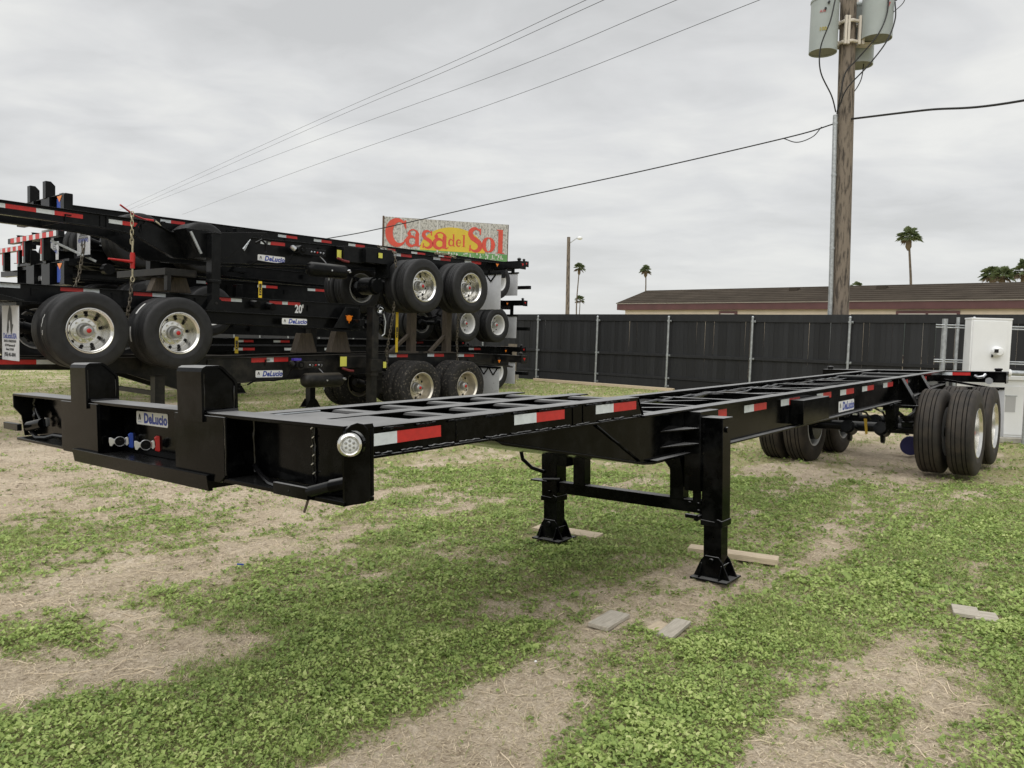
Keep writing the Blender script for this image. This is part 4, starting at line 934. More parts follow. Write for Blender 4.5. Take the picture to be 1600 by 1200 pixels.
mb.tube([sp(0.767, 0.64, 2.66), sp(0.767, 0.64, 2.60)], 0.016, GCHAIN, 8); mb.cyl(sp(0.767, 0.64, 2.60), sp(0.767, 0.64, 2.50), 0.014, GCHAIN, 10)
mb.cyl(sp(0.767, 0.64, 2.50), sp(0.767, 0.64, 2.28), 0.030, RED, 14); mb.cyl(sp(0.767, 0.64, 2.47), sp(0.767, 0.64, 2.31), 0.036, RED, 14, r2=0.030)
mb.cyl(sp(0.767, 0.64, 2.28), sp(0.767, 0.64, 2.16), 0.014, GCHAIN, 10)
mb.tube([sp(0.75, 0.66, 2.37), sp(0.60, 0.68, 2.375), sp(0.42, 0.70, 2.38)], 0.014, RED, 8, rs=[0.024, 0.017, 0.012])
loop = [sp(0.767 + 0.024 * math.cos(t), 0.64, 2.13 + 0.036 * math.sin(t)) for t in [2 * math.pi * k / 12 for k in range(12)]]
mb.tube(loop, 0.009, GCHAIN, 6, closed=True)
tag(mb.build('ratchet_binder'), 'red ratchet binder with its handle out sideways, clasped on the hanging chain', 'chain binder')
mb = MB(False); mb.tube([sp(0.70, 0.4, 3.17), sp(0.95, 0.3, 3.06), sp(1.22, 0.1, 3.045)], 0.013, RED, 8); mb.cyl(sp(1.16, 0.1, 3.05), sp(1.30, 0.1, 3.05), 0.022, RED, 10); mb.tube([sp(1.33, 0.1, 3.05), sp(1.37, 0.12, 3.02), sp(1.40, 0.12, 2.98)], 0.014, GCHAIN, 8)
tag(mb.build('ratchet_binder'), 'red binder lying over the top tyres, its handle pointing up at the sky', 'chain binder')
def prop(label, s, v, z0, z1, brace):
    t = thing('timber_prop', label, 'prop', sp(s, v, z0), SANG, 'timber props between the chassis')
    mb = MB(); mb.box((-0.07, -0.07, 0), (0.07, 0.07, z1 - z0), WOODD); mb.build('post', t, bevel=0.004)
    mb = MB(); mb.beam((brace, -0.02, 0.02), (-0.04, -0.02, 0.36), 0.08, 0.05, WOODD); mb.build('brace', t)
    mb = MB(); mb.box((brace - 0.1, -0.09, -0.005), (0.12, 0.09, 0.03), WOODD); mb.build('sill', t)
prop('dark square timber prop with a slanting brace, behind the yellow upright sticker', 6.30, 0.30, 1.13, 1.95, -0.50)
prop('dark square timber prop with a slanting brace, next to the chain over the wheels', 7.18, 0.40, 1.13, 2.06, -0.45)
for (s, v, z0, z1, w, lab) in ((1.55, 0.35, 2.0, 2.24, 0.11, 'short greenish timber block on the middle rail beside the upper landing leg'), (1.30, 0.3, 2.0, 2.20, 0.10, 'short timber block on the middle rail under the long cross tube'), (3.95, 0.1, 1.11, 1.45, 0.14, 'squat brown timber block above the air tank of the bottom chassis'), (4.62, 0.2, 1.12, 1.50, 0.14, 'brown timber block just behind the tall landing leg')):
    mb = MB(); mb.prism([(-w * 1.6, 0), (w * 1.6, 0), (w * 0.8, z1 - z0), (-w * 0.8, z1 - z0)], 'uw', -0.08, 0.08, WOODD)
    o = mb.build('timber_block', bevel=0.004); o.location = sp(s, v, z0); o.rotation_euler = (0, 0, SANG); tag(o, lab, 'timber block', 'timber blocks between the chassis')
def strip(label, s, v, z0, z1, w, txt):
    mb = MB(); mb.box((-w / 2, 0, 0), (w / 2, 0.012, z1 - z0), YEL); o = mb.build('warning_strip'); o.location = sp(s, v, z0); o.rotation_euler = (0, 0, SANG)
    tag(o, label, 'warning strip', 'yellow strips standing in the stacks')
    t = bpy.data.objects.new('lettering', text_mesh(txt, w * 0.9, DECK, 0.0004, 0.004)); C.objects.link(t); t.parent = o; t.matrix_basis = frame((0, 0, 1), (-1, 0, 0), (0, -0.0135, (z1 - z0) * 0.5))
strip('yellow upright strip with black letters beside the curled brake hose', 2.70, 0.72, 1.99, 2.25, 0.055, 'E IONEE')
strip('tall yellow upright strip standing on the bottom rail below the top wheels', 5.70, 0.55, 1.14, 1.90, 0.055, 'PIONEER')
strip('short yellow strip with black letters low behind the bottom rail', 2.66, 0.1, 1.09, 1.36, 0.055, 'IONEE')

# ------------------------------------------------------------------ ground: one sheet; cover values judged by eye on an image-pixel grid, projected through the camera
HM = np.array([[1198.7034, 802.1292, 15.0288], [36.3721, 530.2291, 1790.8072], [0.0, 1.0, 0.0847793]])  # maps ground points to image pixels, where the cover table is read
GX = np.arange(0, 1601, 100)
GROWS = [600, 640, 700, 740, 780, 820, 860, 900, 950, 1000, 1050, 1100, 1150, 1200]
GT = np.array([
 [.50, .50, .55, .60, .62, .60, .60, .60, .60, .60, .60, .60, .60, .60, .60, .60, .60],
 [.48, .50, .50, .55, .60, .60, .60, .60, .60, .60, .60, .60, .60, .45, .50, .60, .60],
 [.28, .25, .30, .36, .42, .50, .60, .65, .60, .60, .60, .60, .55, .25, .22, .45, .55],
 [.15, .30, .34, .24, .24, .30, .42, .50, .60, .60, .60, .70, .42, .25, .22, .40, .50],
 [.12, .18, .40, .20, .24, .20, .36, .22, .65, .70, .60, .65, .60, .60, .50, .60, .55],
 [.25, .40, .62, .45, .38, .20, .50, .70, .65, .62, .62, .70, .60, .50, .70, .70, .62],
 [.60, .60, .32, .18, .12, .50, .78, .40, .70, .85, .85, .62, .32, .34, .80, .72, .60],
 [.50, .18, .02, .05, .75, .62, .50, .75, .62, .50, .42, .28, .26, .65, .78, .50, .68],
 [.03, .00, .30, .72, .65, .55, .80, .70, .48, .36, .12, .18, .55, .82, .66, .55, .70],
 [.40, .75, .30, .08, .28, .90, .95, .90, .80, .30, .45, .60, .78, .76, .38, .60, .82],
 [.00, .03, .08, .60, .97, 1.0, 1.0, .90, .38, .10, .50, .84, .78, .36, .32, .32, .70],
 [.18, .82, .96, .92, .96, 1.0, .80, .36, .06, .12, .78, .92, .58, .24, .55, .08, .80],
 [.92, .82, .92, .80, .92, .86, .26, .06, .08, .40, .97, .92, .26, .26, .16, .50, .72],
 [.82, .72, .82, .82, .82, .26, .03, .08, .12, .82, .97, .80, .12, .12, .08, .60, .82]])
def vnoise(x, y, s, seed):
    """value noise on numpy arrays"""
    x = x / s + seed * 17.3; y = y / s + seed * 9.1
    xi = np.floor(x).astype(np.int64); yi = np.floor(y).astype(np.int64); fx = x - xi; fy = y - yi
    fx = fx * fx * (3 - 2 * fx); fy = fy * fy * (3 - 2 * fy)
    def h(a, b):
        n = (a * 374761393 + b * 668265263 + seed * 1442695041) & 0xffffffff
        n = ((n ^ (n >> 13)) * 1274126177) & 0xffffffff
        return ((n ^ (n >> 16)) & 0xffff) / 65535.0
    return (h(xi, yi) * (1 - fx) + h(xi + 1, yi) * fx) * (1 - fy) + (h(xi, yi + 1) * (1 - fx) + h(xi + 1, yi + 1) * fx) * fy
def fbm(x, y, s, seed, o=4):
    t = 0; a = 1; w = 0
    for k in range(o):
        t = t + a * vnoise(x, y, s / 2 ** k, seed + k); w += a; a *= 0.55
    return t / w
def cover(x, y):
    x = np.asarray(x, float); y = np.asarray(y, float)
    wx = x + (fbm(x, y, 0.5, 3, 3) - 0.5) * 0.14; wy = y + (fbm(x, y, 0.5, 8, 3) - 0.5) * 0.14
    yy = np.maximum(wy, 1.6); den = yy + HM[2, 2]
    a = (HM[0, 0] * wx + HM[0, 1] * yy + HM[0, 2]) / den; b = (HM[1, 0] * wx + HM[1, 1] * yy + HM[1, 2]) / den
    i = np.clip(a / 100, 0, 15.999); b = np.clip(b, 600, 1199.9)
    r = np.interp(b, GROWS, np.arange(len(GROWS))); r = np.clip(r, 0, len(GROWS) - 1.001)
    i0 = i.astype(int); r0 = r.astype(int); fi = i - i0; fr = r - r0
    t = (GT[r0, i0] * (1 - fi) + GT[r0, i0 + 1] * fi) * (1 - fr) + (GT[r0 + 1, i0] * (1 - fi) + GT[r0 + 1, i0 + 1] * fi) * fr
    t = np.where(wy < 1.6, 0.6, t)
    ca, sa = math.cos(SANG), math.sin(SANG)      # streaks along the way the trailers are driven
    u = x * ca + y * sa; v = -x * sa + y * ca
    st = fbm(u * 0.28, v, 0.42, 21, 3) - 0.5
    return t + st * 0.55 + (fbm(x, y, 0.16, 31, 4) - 0.5) * 0.60 + (fbm(x, y, 0.06, 41, 2) - 0.5) * 0.4 - 0.22 * smooth(0.50, 0.78, fbm(u * 0.45, v, 0.30, 141, 3)) + 0.04
def smooth(a, b, x):
    t = np.clip((x - a) / (b - a), 0, 1); return t * t * (3 - 2 * t)
def height(x, y):
    near = 1 / (1 + (np.hypot(x, y - 4) / 16) ** 4)
    ca, sa = math.cos(SANG), math.sin(SANG); u = x * ca + y * sa; v = -x * sa + y * ca
    h = (fbm(x, y, 1.6, 51, 4) - 0.5) * 0.05 + (fbm(x, y, 0.20, 61, 5) - 0.5) * 0.032
    rut = smooth(0.1, 0.5, 1 - cover(x, y)) * (np.abs(fbm(u * 0.30, v, 0.15, 71, 4) - 0.5)) * 0.15
    return (h - rut * 0.6) * near - 0.006
def axis_pts(a, b, step, far, g=1.16):
    mid = list(np.arange(a, b + 1e-6, step)); lo = []; hi = []; s = step; p = a
    while p > -far: s *= g; p -= s; lo.append(p)
    s = step; p = b
    while p < far: s *= g; p += s; hi.append(p)
    return np.array(lo[::-1] + mid + hi)
xs = axis_pts(-3.6, 5.0, 0.028, 3500, 1.035); ys = axis_pts(1.6, 7.2, 0.028, 3500, 1.035)
XX, YY = np.meshgrid(xs, ys, indexing='ij')
HH = height(XX, YY)
# keep the earth level where feet and tyres stand
nx, ny = len(xs), len(ys)
vs = np.stack([XX, YY, HH], -1).reshape(-1, 3)
idx = np.arange(nx * ny).reshape(nx, ny)
fs = np.stack([idx[:-1, :-1], idx[1:, :-1], idx[1:, 1:], idx[:-1, 1:]], -1).reshape(-1, 4)
def np_mesh(name, vs, fs):
    me = bpy.data.meshes.new(name); k = fs.shape[1]
    me.vertices.add(len(vs)); me.vertices.foreach_set('co', vs.astype(np.float32).ravel())
    me.loops.add(fs.size); me.loops.foreach_set('vertex_index', fs.astype(np.int32).ravel())
    me.polygons.add(len(fs)); me.polygons.foreach_set('loop_start', np.arange(0, fs.size, k, dtype=np.int32)); me.polygons.foreach_set('loop_total', np.full(len(fs), k, dtype=np.int32))
    me.update(calc_edges=True); return me
gm = np_mesh('ground', vs, fs); gm.shade_smooth()
cv = cover(XX, YY).reshape(-1)
at_ = gm.attributes.new('cover', 'FLOAT', 'POINT'); at_.data.foreach_set('value', cv.astype(np.float32))
GM = bpy.data.materials.new('soil_and_thatch'); GM.use_nodes = True; t = GM.node_tree; b = t.nodes['Principled BSDF']
b.inputs['Roughness'].default_value = 0.95; b.inputs['Specular IOR Level'].default_value = 0.12
geo = N(t, 'ShaderNodeNewGeometry').outputs['Position']
at2 = N(t, 'ShaderNodeAttribute', attribute_name='cover').outputs['Fac']
n1 = noise(t, geo, 2.2, 6, 0.6); n2 = noise(t, geo, 26, 5, 0.65); n3 = noise(t, geo, 140, 3, 0.6); n4 = noise(t, geo, 0.5, 4, 0.6)
def cr(fac, stops):
    r = N(t, 'ShaderNodeValToRGB'); e = r.color_ramp.elements
    while len(e) < len(stops): e.new(0.5)
    for k, (p, c) in enumerate(stops): e[k].position = p; e[k].color = (*c, 1)
    t.links.new(fac, r.inputs[0]); return r.outputs[0]
n5 = noise(t, geo, 60, 6, 0.75, 0.6)
soil = cr(M(t, 'ADD', M(t, 'ADD', M(t, 'MULTIPLY', n2, 0.30), M(t, 'MULTIPLY', n5, 0.40)), M(t, 'MULTIPLY', n1, 0.30)), [(0.36, (0.27, 0.205, 0.14)), (0.45, (0.50, 0.41, 0.30)), (0.55, (0.69, 0.585, 0.445)), (0.66, (0.86, 0.77, 0.62))])
that = cr(M(t, 'ADD', M(t, 'MULTIPLY', n3, 0.5), M(t, 'MULTIPLY', n5, 0.5)), [(0.38, (0.19, 0.175, 0.080)), (0.50, (0.36, 0.33, 0.17)), (0.62, (0.56, 0.50, 0.30))])
def mixc(fac, a, bb):
    m = N(t, 'ShaderNodeMix', data_type='RGBA'); t.links.new(fac, m.inputs['Factor']); t.links.new(a, m.inputs[6]); t.links.new(bb, m.inputs[7]); return m.outputs[2]
fmap = N(t, 'ShaderNodeMapRange', interpolation_type='SMOOTHSTEP'); fmap.inputs['From Min'].default_value = 0.28; fmap.inputs['From Max'].default_value = 0.62
t.links.new(M(t, 'ADD', at2, M(t, 'MULTIPLY', M(t, 'SUBTRACT', n2, 0.5), 0.5)), fmap.inputs['Value'])
t.links.new(mixc(fmap.outputs[0], soil, that), b.inputs['Base Color'])
bn = N(t, 'ShaderNodeBump'); bn.inputs['Strength'].default_value = 0.9; bn.inputs['Distance'].default_value = 0.028
t.links.new(M(t, 'ADD', M(t, 'MULTIPLY', n3, 0.35), M(t, 'ADD', n2, M(t, 'MULTIPLY', n5, 0.9))), bn.inputs['Height']); t.links.new(bn.outputs[0], b.inputs['Normal'])
gm.materials.append(GM)
go = bpy.data.objects.new('ground', gm); C.objects.link(go); go['kind'] = 'structure'

# scattered greenery: single leaves, grass blades, straw; true geometry
def leafmat(name, stops, rough=0.5, trans=0.35):
    m = bpy.data.materials.new(name); m.use_nodes = True; t = m.node_tree; b = t.nodes['Principled BSDF']
    a = N(t, 'ShaderNodeAttribute', attribute_name='tint').outputs['Fac']
    r = N(t, 'ShaderNodeValToRGB'); e = r.color_ramp.elements
    while len(e) < len(stops): e.new(0.5)
    for k, (p, c) in enumerate(stops): e[k].position = p; e[k].color = (*c, 1)
    t.links.new(a, r.inputs[0]); t.links.new(r.outputs[0], b.inputs['Base Color'])
    b.inputs['Roughness'].default_value = rough; b.inputs['Specular IOR Level'].default_value = 0.3
    if trans:
        tr = N(t, 'ShaderNodeBsdfTranslucent'); t.links.new(r.outputs[0], tr.inputs[0])
        ms = N(t, 'ShaderNodeMixShader'); ms.inputs[0].default_value = trans
        t.links.new(b.outputs[0], ms.inputs[1]); t.links.new(tr.outputs[0], ms.inputs[2]); t.links.new(ms.outputs[0], t.nodes['Material Output'].inputs[0])
    return m
LEAFM = leafmat('weed_leaf', [(0.0, (0.15, 0.225, 0.060)), (0.4, (0.285, 0.385, 0.110)), (0.75, (0.42, 0.52, 0.165)), (1.0, (0.62, 0.67, 0.30))])
BLADEM = leafmat('grass_blade', [(0.0, (0.20, 0.26, 0.085)), (0.5, (0.35, 0.395, 0.145)), (0.8, (0.50, 0.48, 0.24)), (1.0, (0.66, 0.58, 0.37))])
STRAWM = leafmat('dry_straw', [(0.0, (0.30, 0.24, 0.16)), (0.5, (0.55, 0.46, 0.32)), (1.0, (0.82, 0.70, 0.52))], 0.8, 0.0)
# nothing grows through feet and boards
KEEP = [(0.548, 3.945, 0.10), (0.50, 3.90, 0.08), (0.60, 4.0, 0.08), (0.80, 3.89, 0.08), (0.865, 3.835, 0.07), (0.92, 3.92, 0.07), (0.81, 3.77, 0.05), (2.607, 4.265, 0.10), (2.68, 4.195, 0.09), (1.25, 4.83, 0.11), (0.20, 5.58, 0.11)] + [(1.36 + 0.085 * i, 5.33 - 0.04 * i, 0.085) for i in range(6)] + [(0.25 + 0.08 * i, 5.86 - 0.043 * i, 0.09) for i in range(6)]
def sample(n, y0, y1, tmin, tmax, thr0, thr1, seed, invert=False):
    r = np.random.default_rng(seed)
    y = np.sqrt(r.uniform(y0 * y0, y1 * y1, n)); ta = r.uniform(tmin, tmax, n); x = y * ta
    c = cover(x, y); p = smooth(thr0, thr1, c)
    if invert: p = 1 - p
    k = r.random(n) < p
    for kx, ky, kr in KEEP: k &= (x - kx) ** 2 + (y - ky) ** 2 > kr * kr
    return x[k], y[k], c[k], r
def leaves(name, n, y0, y1, size, seed, lift, thr=(0.36, 0.66)):
    x, y, c, r = sample(n, y0, y1, -0.74, 0.74, thr[0], thr[1], seed)
    k = len(x); z = height(x, y)
    clump = fbm(x, y, 0.10, 91, 2); big = fbm(x, y, 0.8, 95, 3)
    z = z + 0.003 + r.random(k) ** 0.8 * lift * (0.35 + 1.1 * clump) * np.clip(c * 1.1, 0.25, 1.2)
    a = r.uniform(0, 2 * np.pi, k); tilt = r.normal(0, 0.42, k); tilt2 = r.normal(0, 0.42, k)
    s = size * r.uniform(0.45, 1.25, k) * (0.8 + 0.5 * fbm(x, y, 0.5, 97, 2)) * np.where(r.random(k) < 0.06, 1.5, 1.0)
    ux = np.stack([np.cos(a), np.sin(a), tilt], -1) * s[:, None]; uy = np.stack([-np.sin(a), np.cos(a), tilt2], -1) * (s * r.uniform(0.55, 0.95, k))[:, None]
    c0 = np.stack([x, y, z], -1); up = np.array([0, 0, 1.0]) * (s * 0.22)[:, None]
    V = np.stack([c0 - ux * 0.5, c0 + uy * 0.5 + up - ux * 0.08, c0 + ux * 0.55, c0 - uy * 0.5 + up - ux * 0.08], 1).reshape(-1, 3)
    b = np.arange(k)[:, None] * 4
    F = np.concatenate([b + np.array([0, 1, 2]), b + np.array([0, 2, 3])], 0)
    me = np_mesh(name, V, F)
    dead = r.random(k) < 0.05
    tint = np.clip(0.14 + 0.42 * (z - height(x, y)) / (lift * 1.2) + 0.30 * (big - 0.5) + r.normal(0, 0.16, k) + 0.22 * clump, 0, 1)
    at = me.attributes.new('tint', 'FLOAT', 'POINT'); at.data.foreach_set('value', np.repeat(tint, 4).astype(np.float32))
    me.materials.append(LEAFM); return me
def strands(name, n, y0, y1, L, wd, seed, m, up, thr, invert=False, tr=(-0.74, 0.74), bias=0.0, patch=None):
    x, y, c, r = sample(n, y0, y1, tr[0], tr[1], thr[0], thr[1], seed, invert)
    if patch is not None:
        q = r.random(len(x)) < smooth(patch[0], patch[1], fbm(x, y, 0.55, 131, 3)); x = x[q]; y = y[q]
    k = len(x); z = height(x, y) + 0.002; a = r.uniform(0, 2 * np.pi, k); l = L * r.uniform(0.4, 1.4, k)
    d = np.stack([np.cos(a), np.sin(a), np.full(k, up) * r.uniform(0.3, 1.3, k)], -1); d /= np.linalg.norm(d, axis=1)[:, None]
    sd = np.stack([-np.sin(a), np.cos(a), np.zeros(k)], -1); w = wd * r.uniform(0.6, 1.4, k)
    p0 = np.stack([x, y, z], -1); p1 = p0 + d * (l * 0.55)[:, None]; p2 = p0 + d * l[:, None]; p2[:, 2] -= l * 0.12 * (up > 0.2)
    p2[:, :2] += sd[:, :2] * (r.normal(0, 0.15, k) * l)[:, None]
    V = np.stack([p0 - sd * w[:, None], p0 + sd * w[:, None], p1 - sd * w[:, None] * 0.8, p1 + sd * w[:, None] * 0.8, p2], 1).reshape(-1, 3)
    b = np.arange(k)[:, None] * 5
    F = np.concatenate([b + np.array([0, 1, 3]), b + np.array([0, 3, 2]), b + np.array([2, 3, 4])], 0)
    me = np_mesh(name, V, F)
    tint = np.clip(r.normal(0.45 + bias, 0.22, k), 0, 1)
    at = me.attributes.new('tint', 'FLOAT', 'POINT'); at.data.foreach_set('value', np.repeat(tint, 5).astype(np.float32))
    me.materials.append(m); return me
def stuff(name, me, label):
    o = bpy.data.objects.new(name, me); C.objects.link(o); o['kind'] = 'stuff'; o['label'] = label; o['category'] = 'ground cover'; return o
stuff('weed_leaves', leaves('weed_leaves', 150000, 1.9, 4.2, 0.0175, 1, 0.026, (0.16, 1.0)), 'bright green clover-like weeds creeping over the soil close by')
stuff('weed_leaves', leaves('weed_leaves', 250000, 4.2, 8.5, 0.023, 2, 0.026, (0.12, 1.05)), 'green creeping weeds round the landing legs')
stuff('weed_leaves', leaves('weed_leaves', 200000, 8.5, 32, 0.042, 3, 0.03, (0.18, 1.05)), 'short green weeds on the yard towards the fence')
stuff('grass', strands('grass', 110000, 1.9, 6.0, 0.040, 0.0010, 11, BLADEM, 0.6, (0.05, 0.60)), 'thin pale grass blades among the weeds close by')
stuff('grass', strands('grass', 170000, 6.0, 34, 0.07, 0.003, 12, BLADEM, 0.9, (0.15, 0.55), bias=0.05), 'short dry-tipped grass over the yard')
stuff('straw', strands('straw', 80000, 1.9, 6.5, 0.045, 0.0010, 13, STRAWM, 0.10, (0.35, 0.85), True), 'dead straw and roots lying on the bare soil')
stuff('straw', strands('straw', 60000, 6.5, 20, 0.07, 0.0025, 14, STRAWM, 0.10, (0.35, 0.85), True), 'dead straw on the bare wheel tracks')
stuff('grass', strands('grass', 150000, 1.9, 7.5, 0.065, 0.0011, 15, BLADEM, 1.3, (0.20, 0.55), patch=(0.58, 0.72), bias=-0.05), 'finer taller grass in loose tufts among the weeds')
stuff('straw', strands('straw', 150000, 1.9, 8.0, 0.030, 0.0012, 16, STRAWM, 0.22, (0.30, 1.3), True), 'short dead stalks matted between the weeds')
# dry runners
def zg(x, y): return float(height(np.array([x]), np.array([y]))[0])
mb = MB(False); r = np.random.default_rng(5); cnt = 0
while cnt < 260:
    y = math.sqrt(r.uniform(3.5, 36)); x = y * r.uniform(-0.7, 0.72)
    if float(cover(np.array([x]), np.array([y]))[0]) > 0.42: continue
    cnt += 1; a = r.uniform(0, 6.28); pts = []; px, py = x, y; L = r.uniform(0.06, 0.30); n = 7
    for k in range(n):
        pts.append((px, py, zg(px, py) + 0.004 + 0.006 * abs(math.sin(k * 1.3)))); a += r.normal(0, 0.28); px += math.cos(a) * L / n; py += math.sin(a) * L / n
    w = r.uniform(0.0009, 0.0022); mb.tube(pts, w, STRAWM, 4, rs=[w * (1 - 0.09 * k) for k in range(n)])
me = mb.mesh('dry_runners', 0); me.attributes.new('tint', 'FLOAT', 'POINT').data.foreach_set('value', np.full(len(me.vertices), 0.85, np.float32))
stuff('dry_runners', me, 'tan dead runners curling over the bare soil')
# clods and pebbles
mb = MB(False); cnt = 0
while cnt < 3500:
    y = math.sqrt(r.uniform(3.5, 90)); x = y * r.uniform(-0.72, 0.72)
    if float(cover(np.array([x]), np.array([y]))[0]) > 0.36: continue
    cnt += 1; s = r.uniform(0.003, 0.012) * (1 + y * 0.12); z = zg(x, y)
    vv = [(x + r.uniform(-1, 1) * s * 0.3 + s * math.cos(a) * r.uniform(.7, 1.1), y + s * math.sin(a) * r.uniform(.7, 1.1), z + h) for h in (-0.001,) for a in (0.3, 1.5, 2.6, 3.9, 5.2)] + [(x, y, z + s * r.uniform(0.4, 0.8))]
    mb.add(vv, [(0, 1, 5), (1, 2, 5), (2, 3, 5), (3, 4, 5), (4, 0, 5)], GM)
o = mb.build('clods', smooth=0); o['kind'] = 'stuff'; o['label'] = 'small crumbs of soil on the bare ground'; o['category'] = 'ground cover'
o.data.attributes.new('cover', 'FLOAT', 'POINT').data.foreach_set('value', np.zeros(len(o.data.vertices), np.float32))

# ------------------------------------------------------------------ boards on the ground
def board(name, label, cx, cy, L, w, h, ang, m, rz=0.0, z=0.0, cat='board', tilt=0.0, group='loose boards on the grass'):
    mb = MB(False); n = 6; r = random.Random(int(abs(cx) * 1000))
    pr = []
    mb.box((-L / 2, -w / 2, 0), (L / 2, w / 2, h), m)
    o = mb.build(name, bevel=0.0025); o.location = (cx, cy, zg(cx, cy) + 0.002 + z); o.rotation_euler = (tilt, rz, ang); tag(o, label, cat, group)
    return o
dv = Vector((0.745, -0.667, 0)); nv = Vector((0.667, 0.745, 0)); FA = Vector((0.825, 27.545, 0))
board('board', 'pale plank lying beside the farther landing foot', 0.455, 5.745, 0.52, 0.16, 0.03, math.atan2(-0.20, 0.37), WOODB)
b1 = board('board', 'long pale grooved plank sticking out behind the nearer landing foot', 1.56, 5.22, 0.60, 0.115, 0.04, math.atan2(-0.24, 0.52), WOODB)
board('board', 'upper lath of the grooved plank behind the nearer landing foot', 1.58, 5.31, 0.56, 0.07, 0.035, math.atan2(-0.23, 0.52), WOODB, z=0.0)
board('board', 'grey offcut with two nail scars, alone on the bare soil', 0.548, 3.945, 0.25, 0.115, 0.022, math.atan2(0.20, 0.14), WOODG)
board('board', 'thin pale offcut tucked beside a grey one on the bare soil', 0.800, 3.890, 0.16, 0.10, 0.012, math.atan2(0.16, 0.13), WOODB, rz=0.03)
board('board', 'grey warped offcut next to the thin pale one', 0.865, 3.835, 0.27, 0.085, 0.020, math.atan2(0.25, 0.16), WOODG)
board('board', 'square grey block half of the split pair in the grass', 2.607, 4.265, 0.13, 0.165, 0.022, math.atan2(-0.08, 0.17) , WOODG)
board('board', 'slightly lower grey block beside its split twin in the grass', 2.680, 4.195, 0.12, 0.155, 0.018, math.atan2(-0.07, 0.17), WOODG)
board('board', 'reddish stick half hidden at the edge of the green strip', -1.005, 5.215, 0.15, 0.022, 0.012, math.atan2(0.12, 0.14), WOODD)
board('board', 'dark slate of wood by the right edge of the picture', 1.955, 2.72, 0.09, 0.05, 0.02, 0.3, WOODD)
mb = MB(False)
for sx in (-0.07, 0.07): pass
mb = MB(False); mb.tube([(0.512, 3.855, 0.031), (0.530, 3.880, 0.031)], 0.002, HOLE, 5)
# small litter
mb = MB(False); mb.box((-0.02, -0.004, 0), (0.02, 0.004, 0.006), BLUE); o = mb.build('plastic_scrap'); o.location = (-1.63, 4.62, zg(-1.63, 4.62) + 0.03); o.rotation_euler = (0.1, 0.1, 0.2); tag(o, 'small blue plastic scrap on the left weeds', 'litter')
mb = MB(False); mb.lathe([(0.001, 0.0), (0.007, 0.002), (0.008, 0.006), (0.004, 0.011), (0.001, 0.012)], (0, 0, 0), DECW, 'w', 8); o = mb.build('pebble'); o.location = (0.147, 3.435, zg(0.147, 3.435)); tag(o, 'tiny white pebble on the bare soil left of the offcuts', 'pebble')
mb = MB(False); mb.cyl((0, 0, 0.14), (0.10, 0.03, 0.14), 0.13, mat('dark_blue_plastic', (0.012, 0.012, 0.10), 0.4), 20); mb.cyl((-0.01, 0, 0.14), (0.0, 0, 0.14), 0.05, DECG, 12); o = mb.build('hub_cover'); o.location = (5.62, 10.70, 0); o.rotation_euler = (0, 0, 3.9); tag(o, 'dark blue round drum cover on the ground behind the near rear tyres', 'hub cover')

# ------------------------------------------------------------------ fence: pickets, boards, rails, galvanised posts
BLK = mat('black_stained_wood', (0.012, 0.0125, 0.014), 0.62, spec=0.35, col2=(0.021, 0.022, 0.024), ramp=(0.3, 0.75), vscale=4, stretch=(3, 3, 0.5), bump=0.15, bscale=20)
t = BLK.node_tree; oi = N(t, 'ShaderNodeObjectInfo'); b = t.nodes['Principled BSDF']; l = b.inputs['Base Color'].links[0].from_socket
hs = N(t, 'ShaderNodeHueSaturation'); t.links.new(l, hs.inputs['Color']); t.links.new(M(t, 'ADD', M(t, 'MULTIPLY', oi.outputs['Random'], 0.7), 0.65), hs.inputs['Value']); t.links.new(hs.outputs[0], b.inputs['Base Color'])
FN = thing('wooden_fence', 'tall black board fence with galvanised posts behind the long trailer', 'fence', FA, math.atan2(dv.y, dv.x))
pk = []
for k in range(3):
    mb = MB(False); mb.box((-0.0695, 0, 0.06), (0.0695, 0.018, 2.352 + 0.012 * k), BLK); pk.append(mb.mesh('picket', 0))
t0 = -9.0; k = 0
pos = []
while t0 < 21.5:
    pos.append(t0); t0 += 0.1415 + (random.choice([0, 0, 0, 0, 0, 0.001, 0.003, 0.005]) if t0 > 0 else 0)
for a_, b_ in ((-32.5, -20.8), (-20.8, -9.07)):
    mb = MB(False); mb.box((a_, 0.15, 0.06), (b_, 0.168, 2.355), BLK); mb.build('fence_panel', FN)
for k, tt in enumerate(pos):
    o = bpy.data.objects.new('picket', random.choice(pk)); C.objects.link(o); o.parent = FN; o.location = (tt, 0.15 + random.uniform(-0.004, 0.005), random.uniform(-0.006, 0.006)); o.rotation_euler = (0, random.uniform(-0.003, 0.003), 0)
POSTS = [-32.5, -29.8, -27.1, -24.4, -21.7, -19, -16.3, -13.6, -10.9, -8.15, -5.45, -2.72, 0.0, 2.61, 5.33, 8.08, 10.79, 13.66, 16.4, 19.1]
spans = list(zip(POSTS[:-1], POSTS[1:]))
for a, b_ in spans:
    for nm, z0, z1, y0, y1 in (('top_board', 2.165, 2.385, 0.122, 0.146), ('fence_rail', 1.055, 1.145, 0.108, 0.146), ('fence_rail', 0.345, 0.425, 0.108, 0.146), ('kick_board', 0.03, 0.335, 0.126, 0.146)):
        mb = MB(False); dz = random.uniform(-0.006, 0.006); mb.box((a + 0.002, y0, z0 + dz), (b_ - 0.002, y1, z1 + dz), BLK); mb.build(nm, FN, bevel=0.003)
